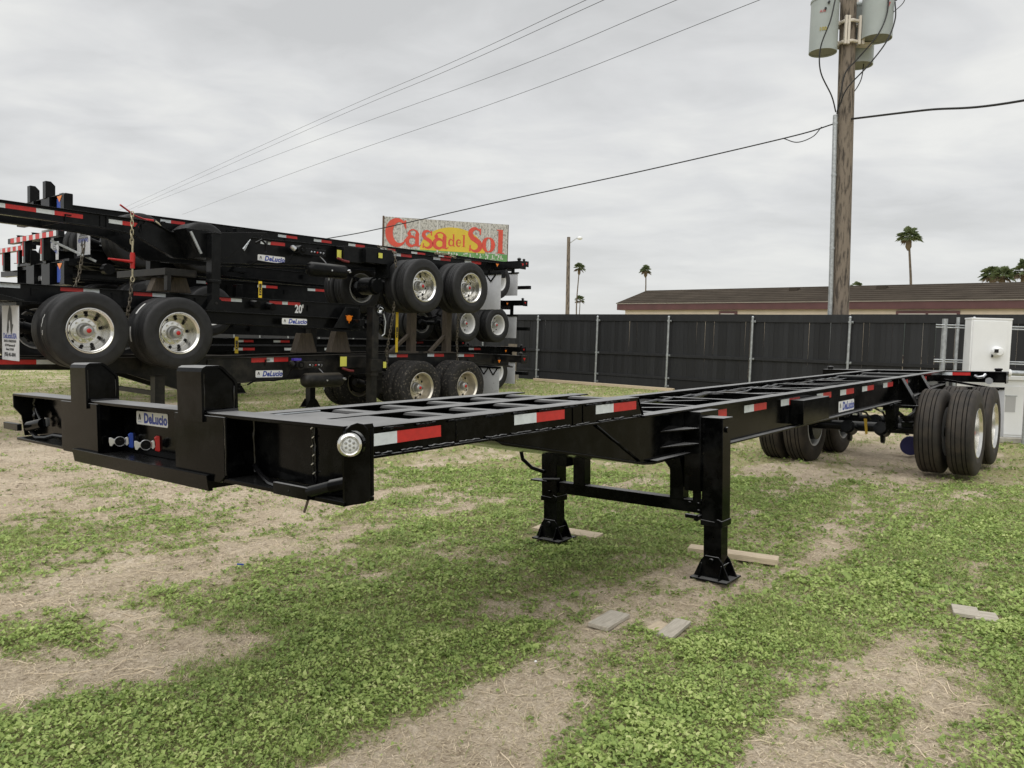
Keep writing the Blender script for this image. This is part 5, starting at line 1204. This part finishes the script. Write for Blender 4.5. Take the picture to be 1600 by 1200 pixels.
for p in POSTS:
    mb = MB(False); mb.cyl((p, 0.055, -0.1), (p + 0.008, 0.055, 2.285), 0.034, GALV, 14); mb.lathe([(0.036, 0), (0.040, 0.012), (0.038, 0.03), (0.022, 0.052), (0.001, 0.058)], (p + 0.008, 0.055, 2.28), GALV, 'w', 14)
    po = mb.build('fence_post', FN)
    for z in (2.18, 1.10, 0.385, 0.14):
        m2 = MB(False); m2.cyl((p, 0.055, z - 0.025), (p, 0.055, z + 0.025), 0.043, GALV, 12); m2.box((p - 0.02, 0.075, z - 0.03), (p + 0.085, 0.104, z + 0.03), GALV); m2.cyl((p + 0.065, 0.05, z), (p + 0.065, 0.12, z), 0.016, GALV, 8); m2.build('post_clamp', po)
# concrete kerb along the foot of the fence
mb = MB(False); mb.box((0, 0, 0), (5.6, 0.14, 0.10), WOODB); o = mb.build('timber_kerb', bevel=0.006); o.location = FA + dv * 0.2 - nv * 0.35; o.rotation_euler = (0, 0, math.atan2(dv.y, dv.x)); tag(o, 'long pale timber kerb along the foot of the fence', 'kerb')
# hollow block and grey board by the far stack
mb = MB(False)
W_, D_, H_ = 0.42, 0.2, 0.2
mb.box((0, 0, 0), (W_, 0.03, H_), CONC); mb.box((0, D_ - 0.03, 0), (W_, D_, H_), CONC)
for x in (0, W_ / 2 - 0.02, W_ - 0.035): mb.box((x, 0.03, 0.001), (x + 0.035, D_ - 0.03, H_ - 0.001), CONC)
o = mb.build('concrete_block'); o.location = (-0.15, 27.6, 0.0); o.rotation_euler = (R(90), 0, math.atan2(dv.y, dv.x)); o.scale = (1.2, 1.2, 1.2); tag(o, 'hollow concrete block at the foot of the fence by the stacks', 'concrete block')
mb = MB(False); mb.box((-0.15, -0.02, 0), (0.15, 0.02, 1.22), WOODP); o = mb.build('board'); o.location = (-0.28, 25.4, 0); o.rotation_euler = (R(-3), 0, -0.4); tag(o, 'weathered grey board standing on end at the tail of the stacks', 'board')
mb = MB(False); mb.box((-0.15, -0.02, 0), (0.15, 0.02, 1.30), WOODP); o = mb.build('board'); o.location = (-0.03, 25.6, 0); o.rotation_euler = (R(-2), 0, -0.4); tag(o, 'second weathered board on end, nearer the fence block', 'board')

# ------------------------------------------------------------------ electrical gear by the fence
WP = mat('white_enamel', (0.74, 0.75, 0.75), 0.4, var=0.03, vscale=3)
CAB = thing('meter_cabinet', 'white upright meter cabinet with a round meter on a pipe frame', 'meter cabinet', (7.58, 12.2, 0), R(-6))
mb = MB(False); mb.box((-0.305, 0, 1.145), (0.305, 0.22, 2.01), WP); mb.box((-0.312, -0.008, 1.995), (0.312, 0.23, 2.02), WP); mb.build('cabinet_body', CAB, bevel=0.006)
mb = MB(False); mb.box((-0.28, -0.012, 1.17), (0.235, -0.001, 1.975), WP); mb.build('door', CAB, bevel=0.004)
mb = MB(False); mb.lathe([(0.001, -0.13), (0.055, -0.125), (0.075, -0.10), (0.082, -0.02), (0.088, -0.012)], (0.085, 0.0, 1.49), WP, 'v', 26); mo = mb.build('meter', CAB)
mb = MB(False); mb.box((0.0, -0.135, 1.475), (0.06, -0.128, 1.53), HOLE); mb.box((0.01, -0.05, 1.40), (0.025, -0.02, 1.44), HOLE); mb.build('meter_window', mo)
mb = MB(False)
for x in (-0.60, -0.40): mb.cyl((x, 0.25, 0), (x, 0.25, 2.0 if x < -0.5 else 2.03), 0.042 if x < -0.5 else 0.026, GALV, 12)
for z in (1.86, 1.90, 1.30, 1.335): mb.cyl((-0.75, 0.22, z), (1.1, 0.24, z), 0.010, GALV, 8)
mb.cyl((0.72, 0.25, 0), (0.72, 0.25, 1.95), 0.03, GALV, 10)
mb.build('pipe_frame', CAB)
mb = MB(False); mb.cyl((0.32, 0.08, 1.16), (0.9, 0.08, 1.15), 0.045, GALV, 14); mb.cyl((0.30, 0.08, 1.16), (0.36, 0.08, 1.16), 0.06, WP, 14); mb.build('conduit', CAB)
TR_ = thing('pad_transformer', 'big white pad-mounted transformer cabinet at the right edge behind the rear wheels', 'transformer', (8.72, 12.75, 0), R(-6))
mb = MB(False); mb.box((-0.85, -0.1, 0.08), (0.9, 0.9, 1.03), WP); mb.box((-0.88, -0.13, 1.03), (0.93, 0.93, 1.10), WP); mb.build('cabinet_body', TR_, bevel=0.008)
mb = MB(False); mb.box((-0.80, -0.115, 0.12), (0.0, -0.101, 0.93), WP); mb.box((0.02, -0.115, 0.12), (0.85, -0.101, 0.93), WP); mb.build('door', TR_, bevel=0.004)
mb = MB(False); mb.box((-0.78, -0.119, 0.72), (-0.69, -0.1155, 0.86), DECW); mb.add([(-0.775, -0.1215, 0.78), (-0.695, -0.1215, 0.78), (-0.735, -0.1215, 0.85)], [(0, 1, 2)], YEL); mb.build('warning_label', TR_, smooth=0)
mb = MB(False); mb.box((-0.52, -0.119, 0.50), (-0.36, -0.1155, 0.76), mat('grey_print', (0.42, 0.42, 0.42), 0.5)); mb.box((-0.53, -0.121, 0.76), (-0.34, -0.1155, 0.775), GALV); mb.build('notice', TR_, smooth=0)
mb = MB(False); mb.box((-1.0, -0.3, 0), (1.05, 1.0, 0.08), CONC); mb.build('base_slab', TR_, bevel=0.006)

# ------------------------------------------------------------------ mobile home behind the fence
ROOFM = mat('brown_asphalt_shingle', (0.046, 0.038, 0.030), 0.95, spec=0.06, col2=(0.075, 0.062, 0.049), ramp=(0.3, 0.7), vscale=1.2, bump=0.3, bscale=30)
MAROON = mat('maroon_fascia', (0.115, 0.050, 0.047), 0.5, var=0.15, vscale=2)
CREAM = mat('cream_siding', (0.72, 0.61, 0.47), 0.6, var=0.05, vscale=3)
TRIMW = mat('pale_trim', (0.60, 0.55, 0.48), 0.5)
GLASS = mat('window_glass', (0.10, 0.13, 0.12), 0.08, spec=0.8)
HO = thing('mobile_home', 'low cream mobile home with maroon fascia and brown roof beyond the fence', 'mobile home', FA + nv * 6.7 + dv * (-1.15), math.atan2(dv.y, dv.x))
Lh = 24.0
mb = MB(False); mb.box((0.35, 0.13, 0.25), (Lh - 0.35, 4.45, 2.86), CREAM); mb.build('wall', HO)
for i in range(int(Lh / 0.45)):
    if i < 52:
        pass
mb = MB(False); mb.box((0, 0, 2.86), (Lh, 0.06, 3.115), MAROON); mb.box((0, 0.06, 2.86), (0.06, 4.74, 3.115), MAROON); mb.box((0, 4.74, 2.86), (Lh, 4.8, 3.115), MAROON); mb.box((0.06, 0.06, 2.865), (Lh, 4.74, 2.88), TRIMW); mb.build('fascia', HO)
mb = MB(False); mb.box((-0.03, -0.03, 3.115), (Lh + 0.03, 0.07, 3.145), TRIMW); mb.build('gutter', HO)
mb = MB(False)
mb.add([(-0.04, -0.05, 3.146), (Lh, -0.05, 3.146), (Lh, 2.4, 3.86), (-0.04, 2.4, 3.86), (Lh, 4.85, 3.146), (-0.04, 4.85, 3.146)], [(0, 1, 2, 3), (3, 2, 4, 5), (0, 3, 5), (1, 4, 2), (0, 5, 4, 1)], ROOFM)
rf = mb.build('roof', HO, smooth=0)
for k in range(8):
    z_ = 3.146 + (k + 0.5) * 0.714 / 8; y_ = -0.05 + (k + 0.5) * 2.45 / 8; mb = MB(False); mb.box((0, y_ - 0.012, z_ + 0.001), (Lh - 0.02, y_ + 0.012, z_ + 0.010), ROOFM); mb.build('shingle_course', rf, smooth=0)
for x in (7.0, 8.6, 10.2):
    mb = MB(False); mb.box((x - 0.16, 1.7, 3.64), (x + 0.16, 2.0, 3.80), ROOFM if x != 8.6 else TRIMW); mb.build('roof_vent', rf)
for a, b_, n in ((4.75, 5.5, 1), (9.0, 9.5, 1), (11.2, 13.1, 2), (17.0, 18.4, 1)):
    mb = MB(False); mb.box((a, 0.08, 1.2), (b_, 0.129, 2.80), MAROON); w_ = mb.build('window', HO)
    for i in range(n):
        x0 = a + 0.09 + i * (b_ - a - 0.09) / n; x1 = a + (i + 1) * (b_ - a - 0.09) / n
        mb = MB(False); mb.box((x0, 0.05, 1.29), (x1, 0.079, 2.71), TRIMW); q = mb.build('window_frame', w_)
        mb = MB(False); mb.box((x0 + 0.04, 0.042, 1.33), (x1 - 0.04, 0.0495, 2.67), GLASS); mb.build('pane', w_)
mb = MB(False); mb.tube([(14.9 + 1.3 * s, 0.10, 2.80 - 0.09 * abs(2 * s - 1) ** 4) for s in [k / 12 for k in range(13)]], 0.022, TRIMW, 6); mb.build('arch_trim', HO)

# ------------------------------------------------------------------ utility pole with transformers
POLEM = mat('weathered_pole_wood', (0.20, 0.165, 0.13), 0.9, col2=(0.055, 0.045, 0.037), ramp=(0.48, 0.62), vscale=7, stretch=(2.2, 2.2, 0.35), bump=0.5, bscale=18)
TANK = mat('grey_green_tank', (0.33, 0.365, 0.355), 0.45, var=0.06, vscale=2)
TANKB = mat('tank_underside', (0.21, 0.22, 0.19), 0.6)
CABLE = mat('black_cable', (0.012, 0.012, 0.013), 0.6)
UP = thing('utility_pole', 'weathered wooden utility pole carrying three tank transformers', 'utility pole', (9.10, 21.5, 0))
def px_(z): return -0.028 * (z - 2.45) + 0.0
mb = MB(False); mb.tube([(px_(z), 0, z) for z in (0, 3, 6, 9, 12.5)], 0.22, POLEM, 20, rs=[0.24, 0.228, 0.222, 0.215, 0.205]); mb.build('pole', UP)
mb = MB(False); mb.tube([(-0.30, -0.10, 0), (-0.33, -0.10, 3), (-0.47, -0.10, 7.85)], 0.062, GALV, 12)
for z in (2.2, 4.2, 6.2, 7.6): mb.cyl((-0.305 - 0.03 * (z - 2.4) + 0.0, -0.10, z), (-0.305 - 0.03 * (z - 2.4), -0.10, z + 0.06), 0.072, GALV, 12)
mb.build('conduit', UP)
mb = MB(False)
for z in (9.78, 10.32):
    mb.tube([(-0.2 + 0.30 * math.cos(a), 0.30 * math.sin(a), z) for a in [2 * math.pi * k / 8 for k in range(8)]], 0.045, TRIMW, 6, closed=True)
    mb.box((0.1, -0.1, z - 0.05), (0.42, 0.06, z + 0.05), TRIMW); mb.box((-0.62, -0.1, z - 0.05), (-0.45, 0.06, z + 0.05), TRIMW)
for x in (-0.38, -0.30, 0.0, 0.10): mb.box((x - 0.03, -0.30, 9.7), (x + 0.03, -0.22, 10.45), TRIMW)
mb.build('bracket', UP)
def tank(x, y, z0, z1, r, lab, marks):
    e = thing('transformer', lab, 'transformer', (9.10 + x, 21.5 + y, z0), 0, 'tank transformers on the pole')
    mb = MB(False); H = z1 - z0
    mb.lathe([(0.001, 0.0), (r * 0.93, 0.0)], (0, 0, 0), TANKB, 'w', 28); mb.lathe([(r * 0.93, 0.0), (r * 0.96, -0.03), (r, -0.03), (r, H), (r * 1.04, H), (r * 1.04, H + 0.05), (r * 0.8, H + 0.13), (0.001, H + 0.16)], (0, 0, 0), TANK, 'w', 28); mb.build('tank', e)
    mb = MB(False)
    for an, z in marks: mb.cyl((r * math.cos(an), r * math.sin(an), z), ((r + 0.06) * math.cos(an), (r + 0.06) * math.sin(an), z), 0.03, CABLE, 8)
    mb.cyl((-0.15, 0, H + 0.1), (-0.15, 0, H + 0.5), 0.05, TRIMW, 10); mb.cyl((0.15, 0, H + 0.1), (0.15, 0, H + 0.5), 0.05, TRIMW, 10); mb.build('bushing', e)
    return e
t1 = tank(-0.885, -0.05, 9.55, 10.85, 0.365, 'grey transformer tank on the left of the pole, marked 100', [(-1.7, 1.16), (-1.9, 1.0)])
t2 = tank(0.44, -0.30, 9.86, 11.02, 0.395, 'grey transformer tank at the upper right of the pole with a red mark', [(-1.2, 1.0), (-0.4, 0.95)])
t3 = tank(0.33, 0.45, 9.42, 10.9, 0.37, 'grey transformer tank on the far side, hanging lowest behind the right one', [(-2.6, 0.4)])
for e, txt, x, z, s, m in ((t1, '100', -0.16, 0.48, 0.13, YEL), (t1, 'A10', -0.18, 0.95, 0.09, RED), (t2, '7', 0.12, 0.72, 0.2, RED)):
    rr = 0.37 if e is t1 else 0.40
    o = bpy.data.objects.new('lettering', text_mesh(txt, s, mat('faded_print', (0.34, 0.28, 0.05), 0.6) if m is YEL else mat('faded_red_print', (0.40, 0.12, 0.12), 0.6), 0.002, 0.004)); C.objects.link(o); o.parent = e
    a = math.asin(x / rr); o.matrix_basis = frame((math.cos(a), math.sin(a), 0), (0, 0, 1), (x, -rr * math.cos(a) - 0.004, z))
def wire(name, label, pts, r, cat='cable', group=None):
    mb = MB(False); mb.tube(pts, r, CABLE, 6); o = mb.build(name); tag(o, label, cat, group); return o
def curve(P, n=12):
    P = [Vector(p) for p in P]; o = []
    Q = [P[0] * 2 - P[1]] + P + [P[-1] * 2 - P[-2]]
    for i in range(1, len(Q) - 2):
        a, b, c, dd = Q[i - 1:i + 3]
        for k in range(n):
            s = k / n; o.append(0.5 * ((2 * b) + (c - a) * s + (2 * a - 5 * b + 4 * c - dd) * s * s + (3 * b - 3 * c + dd - a) * s ** 3))
    o.append(P[-1]); return o
Y = 21.25
g = 'drop wires looping down the pole'
wire('drop_wire', 'wire looping from the left transformer down to the conduit', curve([(8.28, 20.95, 10.72), (8.16, 20.9, 10.15), (7.98, 21.0, 9.5), (8.05, 21.1, 8.9), (8.42, 21.2, 8.3), (8.60, 21.3, 7.9)]), 0.018, group=g)
wire('drop_wire', 'wire from the right transformer crossing the pole to the conduit', curve([(9.63, 20.8, 10.85), (9.58, 20.75, 10.3), (9.35, 20.7, 9.75), (8.95, 20.9, 9.2), (8.68, 21.0, 8.85), (8.62, 21.1, 8.3), (8.63, 21.3, 7.85)]), 0.018, group=g)
wire('drop_wire', 'longer wire from the right transformer bending over the pole front', curve([(9.85, 20.9, 10.7), (9.83, 20.8, 10.2), (9.6, 20.7, 9.6), (9.2, 20.8, 9.0), (8.75, 21.0, 8.45), (8.62, 21.2, 7.95)]), 0.018, group=g)
wire('drop_wire', 'wire sagging from the lowest transformer back to the pole', curve([(9.55, 21.9, 9.45), (9.45, 21.8, 8.95), (9.2, 21.7, 8.55), (8.98, 21.6, 8.45)]), 0.014, group=g)
wire('drop_wire', 'wire arching over the right transformer at the picture top', curve([(8.0, 20.9, 10.7), (8.1, 20.9, 11.0), (8.6, 20.8, 11.05), (9.3, 20.7, 11.15), (10.0, 20.8, 11.2), (10.1, 20.9, 10.75), (9.85, 20.95, 10.45)]), 0.012, group=g)
wire('service_cable', 'black service cable from the pole to the far left', curve([(8.62, 21.4, 7.62), (7.65, 22.3, 7.45), (3.9, 25.0, 6.96), (-0.2, 27.5, 6.42), (-5.14, 30.0, 5.62), (-7.67, 31.2, 5.28), (-14.0, 34.2, 4.6), (-26, 40, 4.6)]), 0.018)
wire('service_cable', 'thick twisted cable from the pole out to the right edge', curve([(9.0, 21.4, 7.75), (9.95, 19.2, 7.38), (10.93, 17.0, 6.97), (13.5, 11.5, 6.6)]), 0.026)
wire('service_cable', 'short loop of cable hanging under the service cable beside the pole', curve([(8.35, 21.6, 7.58), (8.15, 21.7, 7.33), (7.8, 21.9, 7.22), (7.5, 22.2, 7.40)]), 0.013)
for i, l in enumerate((((-36.33, 70.0, 11.87), (-10.36, 38.0, 11.58), (-2.35, 25.0, 10.16), (1.34, 17.0, 8.81)), ((-35.75, 70.0, 11.77), (-10.36, 38.0, 11.34), (-2.35, 25.0, 9.96), (1.72, 17.0, 8.82)), ((-34.31, 70.0, 12.27), (-10.35, 38.0, 10.69), (-0.71, 25.0, 9.91), (3.3, 17.0, 8.87)), ((-30.25, 70.0, 11.82), (-10.33, 38.0, 9.52), (-0.28, 25.0, 9.2), (5.08, 17.0, 8.92)))):
    P = [Vector(p) for p in l]; P.append(P[-1] + (P[-1] - P[-2]) * 1.2)
    wire('overhead_wire', ('uppermost thin wire of the close pair crossing the sky', 'lower wire of the close pair crossing the sky', 'third thin overhead wire, below the close pair', 'lowest of the four thin overhead wires')[i], curve(P), 0.0065, 'wire', 'thin overhead wires')

# ------------------------------------------------------------------ street light, palms
SL = thing('street_lamp', 'far wooden street light pole with a short lamp arm', 'street light', (4.18, 60, 0))
mb = MB(False); mb.tube([(0, 0, 0), (-0.03, 0, 4), (-0.13, 0, 9.5)], 0.16, POLEM, 12, rs=[0.19, 0.16, 0.13]); mb.build('pole', SL)
mb = MB(False); mb.tube([(-0.08, 0, 9.0), (0.25, -0.05, 9.25), (0.6, -0.1, 9.5)], 0.035, GALV, 8); mb.build('arm', SL)
mb = MB(False); mb.lathe([(0.001, 0.14), (0.12, 0.10), (0.22, 0.0), (0.20, -0.10), (0.001, -0.16)], (0.72, -0.1, 9.45), WP, 'w', 16); mb.build('lamp', SL)
TRUNK = mat('palm_trunk', (0.12, 0.095, 0.07), 0.9, var=0.3, vscale=3)
PALM = mat('palm_leaf', (0.085, 0.12, 0.05), 0.6, col2=(0.18, 0.22, 0.10), ramp=(0.35, 0.7), vscale=0.7)
PDEAD = mat('dry_palm_leaf', (0.13, 0.095, 0.055), 0.8)
def palm(label, x, y, H, cr_, seed, tw=0.16, skirt=True, lean=0.0):
    cr_ *= 0.70; tw *= 0.72
    rr = random.Random(seed)
    p = thing('palm_tree', label, 'palm tree', (x, y, 0), 0, 'fan palms beyond the fence')
    mb = MB(False); mb.tube([(lean * (z / H) ** 2 + 0.12 * math.sin(z * 0.5 + seed), 0, z) for z in [H * k / 10 for k in range(11)]], tw, TRUNK, 10, rs=[tw * (1.3 - 0.06 * k) for k in range(11)])
    if skirt: mb.lathe([(tw * 0.8, -cr_ * 0.95), (tw * 2.2, -cr_ * 0.7), (tw * 2.0, -cr_ * 0.2), (tw, 0)], (lean + 0.12 * math.sin(H * 0.5 + seed), 0, H), PDEAD, 'w', 10)
    mb.build('trunk', p)
    mb = MB(False); c = Vector((lean + 0.12 * math.sin(H * 0.5 + seed), 0, H))
    for f in range(34):
        az = rr.uniform(0, 2 * math.pi); el = R(rr.uniform(-38, 82)); L = cr_ * rr.uniform(0.45, 0.8)
        dr = Vector((math.cos(az) * math.cos(el), math.sin(az) * math.cos(el), math.sin(el)))
        tip = c + dr * L * 0.62; mb.tube([c, tip], cr_ * 0.012, PALM, 4)
        sd = dr.cross(Vector((0, 0, 1))); sd = sd.normalized() if sd.length > .01 else Vector((1, 0, 0)); un = sd.cross(dr).normalized()
        m = PALM if el > R(-20) else PDEAD
        for k in range(13):
            a = R(-88 + 176 * k / 12 + rr.uniform(-4, 4)); fl = cr_ * 0.5 * (0.65 + 0.4 * math.cos(a)) * rr.uniform(0.85, 1.1)
            dd = dr * math.cos(a) + sd * math.sin(a); e = tip + dd * fl + Vector((0, 0, -fl * 0.35)) + un * rr.uniform(-.04, .04)
            w = dd.cross(un).normalized() * cr_ * 0.045; md = tip + dd * fl * 0.5 + un * 0.02
            mb.add([tip, md + w, e, md - w], [(0, 1, 2), (0, 2, 3)], m)
    mb.build('crown', p, smooth=0)
palm('tall thin palm just right of the street light', 10.2, 125, 13.3, 1.75, 1, 0.15)
palm('small far palm low behind the tall thin one', 18.6, 220, 13.3, 2.5, 2, 0.2, False)
palm('palm above the left end of the brown roof', 20.25, 120, 12.8, 1.7, 3, 0.17)
palm('large palm standing alone above the brown roof', 43.7, 85, 14.0, 2.25, 4, 0.2, lean=-0.5)
palm('left palm of the cluster over the roof at the right edge', 68.1, 110, 12.7, 2.8, 5, 0.22)
palm('middle palm of the cluster over the roof at the right edge', 63.2, 100, 11.6, 2.4, 6, 0.22)
palm('palm at the very right edge above the roof', 65.8, 100, 12.3, 3.0, 7, 0.22)
palm('palm tip barely showing over the roof behind the utility pole', 66.3, 150, 13.6, 2.2, 8, 0.22)

# ------------------------------------------------------------------ billboard
SG = thing('billboard', 'faded roadside billboard with red lettering on a yellow sun above the stacks', 'billboard', (-6.51, 38, 0), math.atan2(1.5, 6.07))
SW = 6.25; Z0, Z1 = 5.30, 7.28
SB = mat('peeling_white_sheet', (0.52, 0.51, 0.47), 0.8, col2=(0.24, 0.23, 0.21), ramp=(0.47, 0.60), vscale=5.5, detail=12, stretch=(2.4, 2.4, 1.5))
RUSTB = mat('rusty_frame', (0.10, 0.06, 0.04), 0.8)
SYEL = mat('sun_yellow_paint', (0.62, 0.45, 0.04), 0.6, var=0.05, vscale=1.5)
SRED = mat('sign_red_paint', (0.60, 0.075, 0.045), 0.6, var=0.10, vscale=2)
SGRN = mat('sign_green_paint', (0.10, 0.27, 0.08), 0.6, col2=(0.16, 0.33, 0.13), ramp=(0.4, 0.6), vscale=4)
for k in range(7):
    mb = MB(False); mb.box((k * SW / 7 + 0.004, 0, Z0), ((k + 1) * SW / 7 - 0.004, 0.05, Z1 - 0.01 * (k % 2)), SB); mb.build('panel', SG)
    mb = MB(False); mb.box(((k + 1) * SW / 7 - 0.09, -0.006, Z0 + 0.45), ((k + 1) * SW / 7 - 0.01, -0.0005, Z1 - 0.02), mat('pale_seam', (0.56, 0.55, 0.52), 0.7) if k == 0 else bpy.data.materials['pale_seam']); mb.build('seam_strip', SG) if k < 6 else None
mb = MB(False); mb.box((-0.08, -0.03, Z0 - 0.2), (-0.002, 0.10, Z1 + 0.03), RUSTB); mb.box((SW + 0.002, -0.02, Z0 - 0.2), (SW + 0.03, 0.08, Z1), RUSTB); mb.box((0, 0.052, Z1 - 0.06), (SW, 0.10, Z1 + 0.01), RUSTB)
for x in (0.8, 3.1, 5.4): mb.box((x - 0.08, 0.06, 0), (x + 0.08, 0.22, Z1 - 0.1), WOODD)
mb.build('frame', SG)
mb = MB(False); mb.box((0, -0.012, Z0 + 0.0), (SW, -0.007, Z0 + 0.46), SGRN); mb.build('green_band', SG)
def flat(poly, y0, m, name='lettering'):
    me = bpy.data.meshes.new(name); bm = bmesh.new()
    f = bm.faces.new([bm.verts.new((x, y0, z)) for x, z in poly]); bmesh.ops.triangulate(bm, faces=[f])
    bm.to_mesh(me); bm.free(); me.materials.append(m); o = bpy.data.objects.new(name, me); C.objects.link(o); o.parent = SG; return o
flat([(1.78, Z0 + 0.46)] + [(3.42 + 1.66 * math.cos(R(a)), Z0 + 0.44 + 1.22 * math.sin(R(a))) for a in range(174, 4, -6)] + [(5.08, Z0 + 0.46)], -0.014, SYEL, 'sun')
def ribbon(mb, pts, ws, y0):
    pts = [Vector((x, 0, z)) for x, z in pts]
    L = []; Rr = []
    for i, p in enumerate(pts):
        t = (pts[min(i + 1, len(pts) - 1)] - pts[max(i - 1, 0)]).normalized(); n = Vector((-t.z, 0, t.x)) * ws[i] / 2
        L.append(p + n); Rr.append(p - n)
    k = len(L); vs = [(q.x, y0, q.z) for q in L + Rr]; mb.add(vs, [(i, i + 1, k + i + 1, k + i) for i in range(k - 1)], SRED)
def arc(cx, cz, rx, rz, a0, a1, n=22): return [(cx + rx * math.cos(R(a0 + (a1 - a0) * k / n)), cz + rz * math.sin(R(a0 + (a1 - a0) * k / n))) for k in range(n + 1)]
def bell(n, lo, hi, c=0.5, p=1.2): return [lo + (hi - lo) * max(0, math.cos((k / (n - 1) - c) * math.pi)) ** p for k in range(n)]
def L_C(x, z, h, w):
    mb = MB(False); pts = arc(x + w * 0.56, z + h * 0.5, w * 0.44, h * 0.47, 42, 318); ribbon(mb, pts, bell(23, h * 0.05, w * 0.36), -0.018)
    mb.add([(x + w * 0.86, -0.0182, z + h * 0.98), (x + w * 0.93, -0.0182, z + h * 0.98), (x + w * 0.95, -0.0182, z + h * 0.66), (x + w * 0.90, -0.0182, z + h * 0.66), (x + w * 0.80, -0.0182, z + h * 0.84)], [(0, 1, 2, 3, 4)], SRED)
    ribbon(mb, [(x + w * 0.86, z + h * 0.2), (x + w * 0.97, z + h * 0.30)], [h * 0.05, h * 0.04], -0.0181); return mb
def L_a(x, z, h, w):
    mb = MB(False); ribbon(mb, arc(x + w * 0.36, z + h * 0.30, w * 0.30, h * 0.27, 20, 340), bell(23, h * 0.06, w * 0.26), -0.018)
    ribbon(mb, [(x + w * 0.73, z + h * 0.02), (x + w * 0.73, z + h * 0.72)], [w * 0.26, w * 0.26], -0.0181)
    ribbon(mb, arc(x + w * 0.44, z + h * 0.70, w * 0.31, h * 0.26, -5, 165), [w * 0.26 - (w * 0.26 - h * 0.08) * min(1, k / 8) for k in range(23)], -0.0182)
    mb.lathe([(0.001, 0), (w * 0.13, 0)], (x + w * 0.18, -0.0183, z + h * 0.72), SRED, 'v', 12)
    ribbon(mb, [(x + w * 0.74, z + h * 0.10), (x + w * 0.88, z + h * 0.03), (x + w * 1.02, z + h * 0.12)], [h * 0.12, h * 0.09, h * 0.03], -0.0184); return mb
def L_s(x, z, h, w, thick=0.34):
    mb = MB(False); P = arc(x + w * 0.50, z + h * 0.74, w * 0.36, h * 0.24, 38, 180, 10) + [(x + w * 0.30, z + h * 0.57), (x + w * 0.52, z + h * 0.50), (x + w * 0.76, z + h * 0.40)] + arc(x + w * 0.50, z + h * 0.27, w * 0.38, h * 0.25, 0, -142, 10)
    n = len(P); ribbon(mb, P, bell(n, h * 0.05, w * thick), -0.018)
    for xx, zz, s in ((x + w * 0.84, z + h * 0.86, 1), (x + w * 0.15, z + h * 0.14, -1)): ribbon(mb, [(xx, zz + h * 0.13), (xx + 0.01 * s, zz - h * 0.13)], [w * 0.12, w * 0.09] if s > 0 else [w * 0.09, w * 0.12], -0.0182)
    return mb
def L_l(x, z, h, w, thick=0.5):
    mb = MB(False); ribbon(mb, [(x + w * 0.5, z), (x + w * 0.5, z + h)], [w * thick] * 2, -0.018); ribbon(mb, [(x, z + h * 0.015), (x + w, z + h * 0.015)], [h * 0.03] * 2, -0.0182); ribbon(mb, [(x + w * 0.02, z + h * 0.975), (x + w * 0.5, z + h * 0.975)], [h * 0.04] * 2, -0.0183); return mb
def L_o(x, z, h, w):
    mb = MB(False); P = arc(x + w * 0.5, z + h * 0.5, w * 0.36, h * 0.46, 90, 450, 32)
    ribbon(mb, P, [h * 0.06 + (w * 0.33 - h * 0.06) * abs(math.sin(math.pi * 2 * k / 32)) ** 1.2 for k in range(33)], -0.018); return mb
def L_d(x, z, h, w):
    mb = MB(False); ribbon(mb, arc(x + w * 0.38, z + h * 0.30, w * 0.28, h * 0.27, 30, 330), bell(23, h * 0.04, w * 0.22), -0.018); ribbon(mb, [(x + w * 0.74, z), (x + w * 0.74, z + h)], [w * 0.2] * 2, -0.0181); ribbon(mb, [(x + w * 0.56, z + h * 0.98), (x + w * 0.80, z + h * 0.98)], [h * 0.04] * 2, -0.0182); ribbon(mb, [(x + w * 0.70, z + h * 0.02), (x + w * 0.98, z + h * 0.02)], [h * 0.04] * 2, -0.0183); return mb
def L_e(x, z, h, w):
    mb = MB(False); ribbon(mb, arc(x + w * 0.5, z + h * 0.5, w * 0.36, h * 0.45, 0, 318), bell(23, h * 0.07, w * 0.26, 0.55), -0.018); ribbon(mb, [(x + w * 0.16, z + h * 0.52), (x + w * 0.88, z + h * 0.52)], [h * 0.09] * 2, -0.0182); return mb
zb = Z0 + 0.50
for mb in (L_C(0.12, zb + 0.10, 1.28, 1.02), L_a(1.10, zb + 0.10, 0.86, 0.72), L_s(1.86, zb + 0.06, 0.86, 0.56), L_a(2.44, zb + 0.06, 0.84, 0.76), L_d(3.19, zb + 0.22, 0.60, 0.36), L_e(3.57, zb + 0.22, 0.36, 0.30), L_l(3.88, zb + 0.22, 0.60, 0.20, 0.42),
           L_s(4.20, zb + 0.02, 1.18, 0.72, 0.36), L_o(4.92, zb + 0.02, 0.76, 0.66), L_l(5.66, zb + 0.0, 1.20, 0.42, 0.55)):
    mb.build('letter', SG, smooth=0)
rr = random.Random(3); mb = MB(False)
for k in range(60):
    x = rr.uniform(2.6, 6.1); z = Z0 + rr.uniform(0.06, 0.38); s = rr.uniform(0.02, 0.07); mb.box((x, -0.0165, z), (x + s, -0.0125, z + s * rr.uniform(0.8, 2.2)), bpy.data.materials['pale_seam'])
for k, ch in enumerate((2.75, 3.35, 3.6, 4.3, 5.2, 5.45, 5.9)): mb.box((ch, -0.017, Z0 + 0.20), (ch + 0.05, -0.0128, Z0 + 0.40), bpy.data.materials['pale_seam'])
mb.build('paint_flakes', SG, smooth=0)['kind'] = 'stuff'
